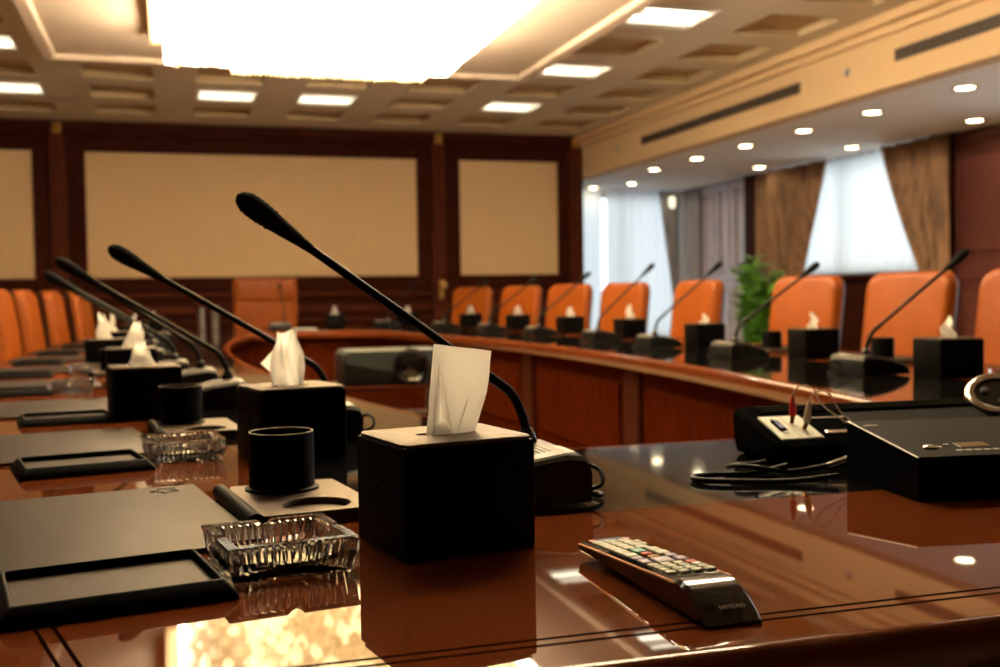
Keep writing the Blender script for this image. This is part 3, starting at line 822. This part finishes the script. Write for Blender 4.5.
pen_tray('nearest pen tray, at the lower left frame edge', (-.064, 1.138, TOP), R(10.5))
desk_pad('nearest desk pad, lying just beyond the nearest pen tray', (.028, 1.742, TOP), R(9.5))
pen_tray('second pen tray from the camera on the left table arm', (-.155, 2.010, TOP), R(12))
desk_pad('second desk pad from the camera on the left table arm', (-.088, 2.585, TOP), R(9.5))
pen_tray('third pen tray from the camera on the left table arm', (-.25, 2.815, TOP), R(9))
desk_pad('third desk pad from the camera on the left table arm', (-.185, 3.42, TOP), R(8))
seats = [3.72, 4.60, 5.50, 6.40, 7.3, 8.2]
for k, y in enumerate(seats):
    e = AX - 2.02 - bow(y)
    sl = math.degrees(math.atan(2 * .6 * (y - 5.85) / 4.7 ** 2))
    pen_tray('%s pen tray from the camera on the left table arm' % ordin(k + 3), (e + .22, y - .02, TOP), R(-sl))
    desk_pad('%s desk pad from the camera on the left table arm' % ordin(k + 3), (e + .42, y + .60, TOP), R(-sl))
ashtray('nearest square glass ashtray, sharp beside the nearest pen tray', (.108, 1.203, TOP), R(9))
ashtray('second square glass ashtray, before the second pen tray corner', (.015, 2.095, TOP), R(6))
ashtray('third square glass ashtray, on the left table arm beyond the second pen tray', (-.315, 3.43 + .30, TOP), R(4))
ashtray('fourth square glass ashtray, stacked in view above the third', (-.33, 4.72, TOP), R(2))
ashtray('fifth square glass ashtray on the left table arm', (-.33, 5.85, TOP), R(0))
ashtray('square glass ashtray at the right frame edge beyond the silver dial', (2.60, 2.80, TOP), R(0))
cz = TOP + .017
coaster_tray('black leather cup tray beside the largest tissue box', (.166, 1.518, TOP), R(8))
pen_cup('nearest black pen cup, on the cup tray by the focused box', (.1495, 1.588, cz))
coaster_tray('black leather cup tray beyond the second glass ashtray', (.05, 2.46, TOP), R(6))
pen_cup('second black pen cup, in front of the third tissue box', (.0165, 2.525, cz))
coaster_tray('black leather cup tray left of the fourth tissue box', (-.22, 3.42 + 1.1, TOP), R(4))
pen_cup('black pen cup between the fourth and fifth tissue boxes', (-.225, 4.56, cz))
coaster_tray('black leather cup tray right of the second tissue box in the right row', (2.76, 3.72, TOP), R(180))
pen_cup('black pen cup before the rightmost whole orange chair', (2.745, 3.70, cz))
coaster_tray('black leather cup tray before the orange chair right of the plant', (2.79, 4.62, TOP), R(180))
pen_cup('black pen cup beside the plant, left of a black tissue box', (2.785, 4.60, cz))

# remote control ----------------------------------------------------
t = thing('remote_control', 'black television remote with pale keys on the wood near edge', 'remote control', (.4660, .834, TOP), R(1.5))
L, W = .280, .0300
KS = .280 / .240
def rem_prof(tl):     # (bottom, top) along the length, 0 = near end
    top = .0320 - max(0, tl - .055) * .058
    if tl < .055: top = .0320 * (.10 + .90 * math.sin(tl / .055 * PI / 2) ** .75)
    bot = 0 if tl < .06 else .006 * min(1, (tl - .06) / .15)
    return bot, top
b = MB(); loops = []
for k in range(40):
    tl = L * k / 39
    bo, tp = rem_prof(tl)
    tp = max(tp, bo + .004)
    w = W * (1 - .06 * (1 - tl / L)) if tl < .2 else W
    c = min(.004, (tp - bo) * .3)
    loops.append([(-w + c, tl, bo), (w - c, tl, bo), (w, tl, bo + c), (w, tl, tp - c), (w - c, tl, tp), (-w + c, tl, tp), (-w, tl, tp - c), (-w, tl, bo + c)])
b.loft(loops); b.build('case', 'black_gloss', t, True, 40)
b = MB()
for sx in (-1, 1):
    pts = [(sx * (W + .0002), L * k / 20, rem_prof(L * k / 20)[1] - .003) for k in range(4, 21)]
    b.tube(pts, .0011, 6)
b.build('trim_strip', 'bronze_trim', t, True)
b = MB(); b.box(-.012, .012, .200, .226, 0, .010, .002); b.build('foot', 'black_plastic', t)
def key(x, y, w, d, mat, hgt=.0028):
    y, d = y * KS, d * KS
    z = rem_prof(y)[1] - .0006
    b = MB(); b.box(x - w, x + w, y - d, y + d, z, z + hgt, .0011, 2); b.build('button', mat, t, True, 60)
key(-.020, .2265, .0045, .0035, 'key_red'); key(.019, .224, .005, .0035, 'key_red')
for r in range(4):
    for c in range(3): key(-.018 + c * .0155, .2165 - r * .0125, .0066, .0048, 'key_green')
key(.0235, .206, .0035, .005, 'key_green'); key(.0235, .193, .0035, .004, 'key_green')
for c, mm in enumerate(('key_green', 'key_teal', 'key_green')): key(-.018 + c * .018, .163, .0065, .0075, mm)
key(-.018, .147, .0066, .006, 'key_green'); key(.0, .147, .0055, .004, 'key_red'); key(.018, .147, .0066, .006, 'key_green')
key(-.019, .132, .006, .004, 'key_lilac'); key(.0, .133, .006, .0035, 'key_orange'); key(.019, .132, .006, .004, 'key_lilac')
key(-.020, .116, .0055, .0065, 'key_lilac'); key(.0, .116, .0095, .0085, 'key_lilac'); key(.020, .116, .0055, .0065, 'key_lilac')
for r in range(4):
    for c in range(4): key(-.0205 + c * .0137, .099 - r * .0105, .0052, .0038, 'key_green' if not (r == 0 and c == 3) else 'key_red')
def text(name, body, size, mat, parent, loc, rot, depth=.0003):
    cu = bpy.data.curves.new(name, 'FONT'); cu.body = body; cu.size = size; cu.extrude = depth; cu.align_x = 'CENTER'; cu.align_y = 'CENTER'
    cu.materials.append(M[mat])
    tmp = bpy.data.objects.new(name, cu); COL.objects.link(tmp)
    dg = bpy.context.evaluated_depsgraph_get(); me = bpy.data.meshes.new_from_object(tmp.evaluated_get(dg))
    bpy.data.objects.remove(tmp)
    o = bpy.data.objects.new(name, me); COL.objects.link(o); o.parent = parent; o.location = loc; o.rotation_euler = rot
    if not me.materials: me.materials.append(M[mat])
    return o
# lettering on the curved near end
tl = .0105; e = .002
z_a, z_b = rem_prof(tl - e)[1], rem_prof(tl + e)[1]
sl = math.atan2(z_b - z_a, 2 * e)
text('lettering', 'SAMSUNG', .0058, 'silver_print', t, (0.004, tl - .0004, rem_prof(tl)[1] + .0004), (sl, 0, 0))

# control unit (right frame edge) -------------------------------------
t = thing('control_unit', 'black box with a slanted top, silver button and display at the right frame edge', 'control unit', (.978, 1.240, TOP), R(-9))
W, D_ = .34, .215
zf, zb = .062, .088
prof = [(0, 0), (0, zf - .002), (.002, zf), (D_ - .003, zb), (D_, zb - .003), (D_, 0)]
b = MB(); b.prism(prof, 'x', 0, W); b.build('case', 'case_black', t)
b = MB(); b.loft([[(x, .003, zf + .0004), (x, D_ - .004, zb + .0001)] for x in (.0015, W - .0015)], closed=False); b.build('top_plate', 'satin_black', t)
def topz(y): return zf + (zb - zf) * y / D_
sla = math.atan2(zb - zf, D_)
b = MB(); b.tube([(.0005, .001, zf), (.0005, D_ - .003, zb)], .0012, 6); b.build('edge_highlight_strip', 'steel', t, True)
b = MB(); b.lathe([(1, 0), (1, .3), (.85, .45), (.1, .5)], 28)
for v in b.bm.verts: v.co.x *= .0112; v.co.y *= .0085; v.co.z *= .009
o = b.build('button', 'chrome', t, True); o.location = (.044, .046, topz(.046) - .0003); o.rotation_euler.x = sla
b = MB(); b.lathe([(1, 0), (1, .4), (.4, .5)], 18)
for v in b.bm.verts: v.co.x *= .0045; v.co.y *= .0035; v.co.z *= .006
o = b.build('button', 'chrome', t, True); o.location = (.073, .056, topz(.056) - .0003); o.rotation_euler.x = sla
b = MB(); b.box(-.024, .024, -.012, .012, -.0005, .0010, .0004); o = b.build('display', 'display', t); o.location = (.112, .055, topz(.055)); o.rotation_euler.x = sla
b = MB()
for k in range(5):
    b.box(.074 + k * .014, .084 + k * .014, -.0022, .0022, -.0003, .0006)
o = b.build('printed_marks', 'silver_print', t); o.location = (0, .030, topz(.030)); o.rotation_euler.x = sla
b = MB()
for k in range(3): b.box(.050 + k * .005, .0535 + k * .005, -.002, .002, -.0003, .0006)
o = b.build('printed_marks', 'silver_print', t); o.location = (0, .051, topz(.051)); o.rotation_euler.x = sla
b = MB(); b.tube(catmull([(0.012, 0, 0), (.018, .004, 0), (.024, 0, 0)], 5), .0006, 6); b.box(.006, .030, -.004, -.0015, -.0003, .0006)
o = b.build('printed_emblem', 'silver_print', t); o.location = (.005, .185, topz(.185)); o.rotation_euler.x = sla

# connection box -------------------------------------------------------
t = thing('connection_box', 'long black table connection box with white socket plates', 'connection box', (.982, 1.575, TOP), R(-3.5))
W = .46
prof = [(0, .008), (.006, 0), (.165, 0), (.175, .02), (.182, .076), (.178, .082), (.170, .082), (.115, .070), (.018, .040), (.004, .032)]
b = MB(); b.loft([[(x, y, z) for y, z in prof] for x in (0.012, W)])
b.build('case', 'case_black', t, True, 35)
# rounded left end cap
loops = []
for k in range(9):
    f = k / 8; x = .012 - .030 * math.sin(f * PI / 2); s_ = math.cos(f * PI / 2 * .8)
    loops.append([(x, .09 + (y - .09) * (.75 + .25 * s_), .04 + (z - .04) * (.55 + .45 * s_) + (.0 if z > .04 else 0)) for y, z in prof])
b = MB(); b.loft(loops)
zmin = min(v.co.z for v in b.bm.verts)
b.build('end_cap', 'case_black', t, True, 60)
pa, pb = Vector((0, .018, .040)), Vector((0, .115, .070))
sl = math.atan2(pb.z - pa.z, pb.y - pa.y)
def on_panel(name, mat, x0, x1, s0, s1, h0, h1, bev=0., parent=None):
    b = MB(); b.box(x0, x1, s0, s1, h0, h1, bev); o = b.build(name, mat, t)
    o.location = (0, pa.y, pa.z); o.rotation_euler.x = sl; return o
on_panel('socket_plate', 'white_plate', .002, .041, .004, .098, -.001, .0025, .0008)
on_panel('socket_plate', 'white_plate', .0425, .081, .004, .098, -.001, .0025, .0008)
on_panel('video_socket', 'case_black', .014, .028, .034, .074, .002, .006, .0015)
on_panel('video_socket_insert', 'blue', .017, .025, .040, .068, .0055, .0066, .0005)
on_panel('mounting_screw', 'steel', .018, .024, .024, .030, .002, .005, .001)
on_panel('mounting_screw', 'steel', .018, .024, .078, .084, .002, .005, .001)
on_panel('label_bar', 'chrome', .096, .150, .018, .030, -.001, .003, .001)
on_panel('frame_line', 'silver_print', .084, .18, .086, .089, -.001, .0015)
on_panel('lid_groove', 'satin_black', .17, .44, .004, .098, -.001, .004, .001)
for y in (.130, .142, .154):
    b = MB(); b.box(.02, W - .01, y, y + .004, .0725 + (y - .12) * .2, .0765 + (y - .12) * .22); b.build('ridge', 'satin_black', t)

# audio cable with red and white plugs, standing in the plates ------------
def local(ob_loc, rz, p):
    c, s_ = math.cos(rz), math.sin(rz); return Vector((ob_loc[0] + p[0] * c - p[1] * s_, ob_loc[1] + p[0] * s_ + p[1] * c, ob_loc[2] + p[2]))
LB_ = lambda p: local((.982, 1.575, TOP), R(-3.5), p)
t = thing('audio_cable', 'thin twin audio lead with a red and a white plug', 'cable', (0, 0, 0))
n_ = Vector((0, -math.sin(sl), math.cos(sl)))
for k, (x, s_, mt, dx) in enumerate(((.050, .062, 'red', .002), (.058, .034, 'white_plastic', .006))):
    p = Vector((x, pa.y + s_ * math.cos(sl), pa.z + s_ * math.sin(sl) + .003))
    q = p + Vector((dx, 0, .012)); e_ = p + Vector((dx * 2.2, .004, .048))
    b = MB(); b.tube([LB_(p), LB_(q)], .004, 12); b.build('plug_tip', 'gold', t, True)
    pts = [LB_(q + (e_ - q) * f) for f in (0, .1, .45, .8, 1.)]
    b = MB(); b.tube(pts, [.0045, .0062, .0060, .0042, .0026], 12); b.build('plug', mt, t, True)
    pts = catmull([LB_(e_), LB_(e_ + Vector((.012, 0, .016))), LB_(e_ + Vector((.034, -.006, .014))), LB_(e_ + Vector((.052, -.018, -.020))), LB_((.150 + .003 * k, -.010, .040)), LB_((.152 + .004 * k, -.018, .016)), LB_((.165 + .006 * k, -.030, .008)), LB_((.178, -.052, .006 + .003 * k))], 8)
    b = MB(); b.tube(pts, .0013, 8); b.build('wire', 'white_plastic', t, True)
# thick black cable looped on the stone band
t = thing('black_cable', 'thick black cable looped on the stone band, with a silver plug', 'cable', (0, 0, 0))
z0 = TOP + .0055
pts = catmull([(.948, 1.590, z0 + .002), (.924, 1.588, z0), (.895, 1.585, z0 + .001), (.862, 1.560, z0 + .003), (.858, 1.530, z0 + .010), (.885, 1.505, z0 + .009), (.93, 1.490, z0 + .002), (.985, 1.488, z0 + .006), (1.00, 1.488, z0 + .008)], 8)
b = MB(); b.tube(pts, .0045, 10); b.build('cord', 'rubber', t, True)
pts = catmull([(.93, 1.492, z0 + .012), (.88, 1.508, z0), (.82, 1.520, z0), (.782, 1.517, z0), (.768, 1.498, z0), (.780, 1.474, z0), (.82, 1.450, z0), (.89, 1.425, z0), (.965, 1.408, z0 + .006)], 8)
b = MB(); b.tube(pts, .0045, 10); b.build('cord', 'rubber', t, True)
b = MB(); b.tube([(.992, 1.488, z0 + .007), (1.006, 1.490, z0 + .009), (1.014, 1.492, z0 + .010), (1.05, 1.502, z0 + .015)], [.0028, .0042, .0048, .0048], 12); b.build('plug', 'chrome', t, True)

# silver dial --------------------------------------------------------
t = thing('control_dial', 'oval chrome ringed dial with black face behind the control unit', 'dial', (1.540, 1.72, TOP), R(-20))
b = MB(); b.lathe([(.050, 0), (.050, .008), (.030, .016), (.022, .050)], 28); b.build('stand', 'black_plastic', t, True, 50)
hd = thing('head', None, None); hd.parent = t; hd.location = (0, 0, .076); hd.rotation_euler = (R(34), R(-12), 0)
b = MB(); b.lathe([(.036, -.030), (.054, -.022), (.061, .006), (.059, .018), (.050, .023), (.043, .019), (.043, .012)], 40, cap1=False); b.build('ring', 'chrome', hd, True, 60)
b = MB(); b.lathe([(.046, .008), (.046, .014), (.02, .015), (.001, .015)], 40); b.build('face', 'black_gloss', hd, True)
for k in range(3):
    a = k * 2.1 + .4
    b = MB(); b.lathe([(.008, .014), (.008, .019), (.002, .020)], 14, (.024 * math.cos(a), .024 * math.sin(a))); b.build('button', 'chrome' if k == 0 else 'black_plastic', hd, True)

# paper at the far end
o = slab(-.11, .11, -.15, .15, .003, .0005).build('paper_sheet', 'paper_flat', None, False, 40, (1.20, 10.25, TOP)); tag(o, 'white paper lying before the head chair at the far table end', 'paper')

# ------------------------------------------------------------------ projector in the ring
t = thing('projector_stand', 'dark stand inside the table ring carrying the projector', 'stand', (.90, 4.74, 0))
b = MB(); b.box(-.28, .28, -.2, .2, .640, .660, .005); b.build('top_shelf', 'wood_dark', t)
b = MB(); b.box(-.27, .27, -.19, .19, .50, .515, .004); b.build('shelf', 'wood_wain', t)
for sx in (-1, 1):
    for sy in (-1, 1):
        b = MB(); b.box(sx * .25 - .015, sx * .25 + .015, sy * .17 - .015, sy * .17 + .015, 0, .64, .003); b.build('leg', 'steel', t)
t = thing('projector', 'charcoal projector with a round lens standing inside the table ring', 'projector', (.930, 4.74, .66), 0)
prof = [(-.225, .02), (-.215, .0), (.215, 0), (.225, .02), (.222, .135), (.205, .152), (-.205, .152), (-.222, .135)]
b = MB(); b.loft([[(x * .97, -.14, z * .97 + .002) for x, z in prof], [(x, -.13, z) for x, z in prof], [(x, .13, z) for x, z in prof], [(x * .97, .14, z * .97 + .002) for x, z in prof]])
b.build('case', 'grey_plastic', t, True, 35)
b = MB(); b.prism([(-.222, .012), (.0, .012), (.0, .055), (-.222, .100)], 'y', -.146, -.1395); b.build('front_grille', 'black_plastic', t)
b = MB(); b.prism([(.15, .012), (.222, .012), (.222, .095), (.15, .065)], 'y', -.146, -.1395); b.build('front_grille', 'black_plastic', t)
b = MB(); b.lathe([(.078, 0), (.078, .03), (.066, .036), (.054, .028), (.05, .02)], 36, cap1=False); o = b.build('lens_ring', 'black_gloss', t, True, 60); o.rotation_euler.x = R(90); o.location = (.066, -.135, .080)
b = MB(); b.lathe([(.054, .0), (.054, .020), (.04, .027), (.002, .030)], 36); o = b.build('lens', 'black_gloss', t, True); o.rotation_euler.x = R(90); o.location = (.066, -.135, .080)
b = MB(); b.lathe([(.010, 0), (.010, .008), (.003, .009)], 16); o = b.build('knob', 'chrome', t, True); o.location = (.066, -.10, .152)
b = MB(); b.box(.050, .082, -.178, -.165, .020, .030, .002); b.build('badge', 'silver_print', t)

# ------------------------------------------------------------------ chairs
CH = None
def rrect(w, z0, z1, r, n=6, rb=.03):
    pts = []
    for cx, cz_, a0, q in ((w - r, z1 - r, 0, r), (-w + r, z1 - r, 90, r), (-w + rb, z0 + rb, 180, rb), (w - rb, z0 + rb, 270, rb)):
        for k in range(n + 1):
            a = R(a0 + 90 * k / n); pts.append((cx + q * math.cos(a), cz_ + q * math.sin(a)))
    return pts
def chair(label, loc, rz, group):
    """office chair facing local -y, back at +y"""
    global CH
    if CH: return dup(CH, label, loc, rz, group)
    t = thing('office_chair', label, 'chair', loc, rz, group)
    # back: padded, slightly curved
    b = MB(); loops = []
    for y, s_ in ((-.058, .88), (-.052, .95), (-.036, 1.), (.02, 1.)):
        L = []
        for x, z in rrect(.255 * s_, .50 + (1 - s_) * .4, 1.128 - (1 - s_) * .25, .085 * s_):
            yy = y + .05 * (x / .255) ** 2 * -.8 + (z - .5) * .13
            L.append((x, yy, z))
        loops.append(L)
    b.loft(loops); b.build('backrest', 'leather_orange', t, True, 50)
    b = MB(); loops = []
    for y, s_ in ((.0205, .99), (.04, .97), (.055, .88)):
        loops.append([(x, y + .05 * (x / .255) ** 2 * -.8 + (z - .5) * .13, z) for x, z in rrect(.253 * s_, .50 + (1 - s_) * .4, 1.126 - (1 - s_) * .25, .085 * s_)])
    b.loft(loops); b.build('back_shell', 'leather_brown', t, True, 50)
    b = MB(); loops = []
    for z, s_ in ((.42, .93), (.44, 1.), (.475, 1.), (.497, .9)):
        loops.append([(x * s_, -.22 + y * s_, z) for x, y in rrect(.25, -.25, .25, .08, 6, .08)])
    b.loft(loops); b.build('seat', 'leather_orange', t, True, 50)
    for sx in (-1, 1):
        b = MB(); b.tube(catmull([(sx * .265, .02, .50), (sx * .285, -.02, .58), (sx * .285, -.10, .615), (sx * .285, -.30, .615), (sx * .28, -.36, .57), (sx * .262, -.34, .46)], 5), .02, 10); b.build('armrest', 'wood_dark', t, True)
        b = MB(); b.box(sx * .285 - .028, sx * .285 + .028, -.32, -.06, .626, .648, .009); b.build('arm_pad', 'leather_orange', t, True, 60)
    b = MB(); b.lathe([(.03, .08), (.03, .25), (.045, .25), (.045, .40), (.12, .42)], 18, (0, -.2)); b.build('pedestal', 'steel', t, True, 50)
    for k in range(5):
        a = 2 * PI * k / 5 + .3; c, s_ = math.cos(a), math.sin(a)
        b = MB(); b.tube([(0, -.2, .11), (.15 * c, -.2 + .15 * s_, .095), (.28 * c, -.2 + .28 * s_, .07)], [.03, .026, .018], 8); leg = b.build('leg', 'wood_dark', t, True)
        b = MB(); b.lathe([(.012, -.012), (.024, -.012), (.026, 0), (.024, .012), (.012, .012)], 14); w = b.build('caster', 'black_plastic', leg, True, 40)
        w.rotation_euler = (R(90), 0, a); w.location = (.28 * c, -.2 + .28 * s_, .026)
    CH = t; return t
GR, GL = 'orange leather chairs along the right table arm', 'orange leather chairs along the left table arm'
RC = [(3.385, 3.60, -84), (3.462, 4.475, -80), (3.505, 5.44, -79), (3.49, 6.76, -84), (3.385, 7.78, -74), (3.27, 8.69, -70), (3.135, 9.62, -68), (2.94, 10.62, -60)]
rcl = ['orange leather chair cut by the right frame edge', 'largest whole orange leather chair, right of the brown drape', 'orange leather chair right of the plant', 'orange leather chair left of the plant', 'orange leather chair fourth from the far end of the right row',
       'orange leather chair third from the far end of the right row', 'orange leather chair second from the far end of the right row', 'smallest orange leather chair at the far end of the right row']
# local -y must look towards the table: rotate so that -y -> -x (rz = -90)
for (x, y, a), lab in zip(RC, rcl): chair(lab, (x, y, 0), R(a), GR)
LC = [(-1.03, 7.62, 88), (-.95, 8.27, 88), (-.85, 9.05, 87), (-.71, 9.80, 84)]
lcl = ['orange leather chair cut by the left frame edge', 'orange leather chair second from the left frame edge', 'orange leather chair third from the left frame edge', 'orange leather chair fourth from the left, last of the left row']
for (x, y, a), lab in zip(LC, lcl): chair(lab, (x, y, 0), R(a), GL)
# head chair: square-backed, larger
t = thing('head_chair', 'tall square-backed orange chair at the head of the table', 'chair', (.972, 11.75, 0), 0)
b = MB(); b.box(-.335, .335, -.06, .06, .50, 1.262, .03, 4); b.build('backrest', 'leather_orange', t, True, 50)
b = MB(); b.box(-.30, .30, -.085, -.05, 1.02, 1.235, .02, 4); b.build('headrest_pad', 'leather_orange', t, True, 50)
b = MB(); b.box(-.28, .28, -.56, -.06, .40, .50, .04, 4); b.build('seat', 'leather_orange', t, True, 50)
for sx in (-1, 1):
    b = MB(); b.box(sx * .31 - .045, sx * .31 + .045, -.52, .0, .46, .67, .03, 4); b.build('armrest', 'leather_orange', t, True, 50)
    for y in (-.5, .0):
        b = MB(); b.box(sx * .26 - .025, sx * .26 + .025, y - .025, y + .025, 0, .42, .004); b.build('leg', 'wood_dark', t)
# small stand beside the head chair
t = thing('side_stand', 'small stand with grey metal posts left of the head chair', 'stand', (.39, 12.1, 0))
b = MB(); b.box(-.15, .15, -.12, .12, .97, 1.01, .006); b.build('top', 'wood_dark', t)
for sx in (-1, 1):
    b = MB(); b.lathe([(.045, .03), (.045, .97)], 18, (sx * .07, 0)); b.build('leg', 'steel', t, True, 40)
b = MB(); b.box(-.16, .16, -.13, .13, 0, .03, .006); b.build('base', 'wood_dark', t)

# ------------------------------------------------------------------ plant
t = thing('potted_plant', 'green leafy potted plant between the orange chairs', 'plant', (5.52, 9.35, 0))
b = MB(); b.lathe([(.13, 0), (.17, .12), (.20, .32), (.215, .40), (.205, .41), (.19, .39)], 28, cap1=False); b.build('pot', 'pot', t, True, 60)
b = MB(); b.lathe([(.19, .37), (.1, .385), (.001, .39)], 24); b.build('soil', 'soil', t, True)
rp = random.Random(5)
bs, bl = MB(), MB()
for k in range(26):
    a = rp.uniform(0, 2 * PI); sp = rp.uniform(.05, .26); H = rp.uniform(.5, 1.02)
    p = [(.05 * math.cos(a), .05 * math.sin(a), .38), (.5 * sp * math.cos(a), .5 * sp * math.sin(a), .38 + H * .5), (sp * math.cos(a), sp * math.sin(a), .38 + H)]
    pts = catmull(p, 6); bs.tube(pts, .006, 6)
    for i in range(3, len(pts)):
        for q in range(3):
            la = rp.uniform(0, 2 * PI); l = rp.uniform(.10, .17); w = l * .28; el = rp.uniform(-.2, .8)
            d = Vector((math.cos(la) * math.cos(el), math.sin(la) * math.cos(el), math.sin(el))); sd = d.cross(Vector((0, 0, 1))).normalized()
            o = Vector(pts[i]); up = sd.cross(d)
            bl.loft([[o, o + up * .001, o - up * .001], [o + d * l * .4 + sd * w, o + d * l * .45 + up * .012, o + d * l * .4 - sd * w], [o + d * l * .75 + sd * w * .7, o + d * l * .8 + up * .008, o + d * l * .75 - sd * w * .7], [o + d * l, o + d * l + up * .001, o + d * l - up * .001]], closed=False)
bs.build('stems', 'stem', t, True); bl.build('foliage', 'leaf', t, True, 180)

# ------------------------------------------------------------------ world, camera
w = bpy.data.worlds.new('daylight'); S.world = w; w.use_nodes = True
bg = w.node_tree.nodes['Background']; bg.inputs['Color'].default_value = (.88, .955, 1.0, 1); bg.inputs['Strength'].default_value = 2.7

cam = bpy.data.cameras.new('camera'); co = bpy.data.objects.new('camera', cam); COL.objects.link(co); S.camera = co
cam.sensor_width = 36; cam.lens = 36 * 1.076; cam.clip_start = .02; cam.clip_end = 100
pitch, roll, yaw = .0357, -.0146, R(17)
f = Vector((math.sin(yaw) * math.cos(pitch), math.cos(yaw) * math.cos(pitch), -math.sin(pitch)))
r0 = Vector((math.cos(yaw), -math.sin(yaw), 0)); u0 = r0.cross(f)
r_ = r0 * math.cos(roll) + u0 * math.sin(roll)
u_ = u0 * math.cos(roll) - r0 * math.sin(roll)
co.matrix_world = Matrix(((r_.x, u_.x, -f.x, 0), (r_.y, u_.y, -f.y, 0), (r_.z, u_.z, -f.z, 1.044), (0, 0, 0, 1)))
cam.dof.use_dof = True; cam.dof.focus_distance = 1.22; cam.dof.aperture_fstop = 5.6; cam.dof.aperture_blades = 0

S.view_settings.view_transform = 'Standard'; S.view_settings.look = 'None'
S.view_settings.gamma = 1; S.view_settings.use_curve_mapping = False; S.view_settings.exposure = -.2
cy = S.cycles
cy.max_bounces = 14; cy.diffuse_bounces = 5; cy.glossy_bounces = 6; cy.transmission_bounces = 12; cy.transparent_max_bounces = 8
cy.use_denoising = True; cy.sample_clamp_indirect = 6.; cy.caustics_refractive = True; cy.caustics_reflective = True
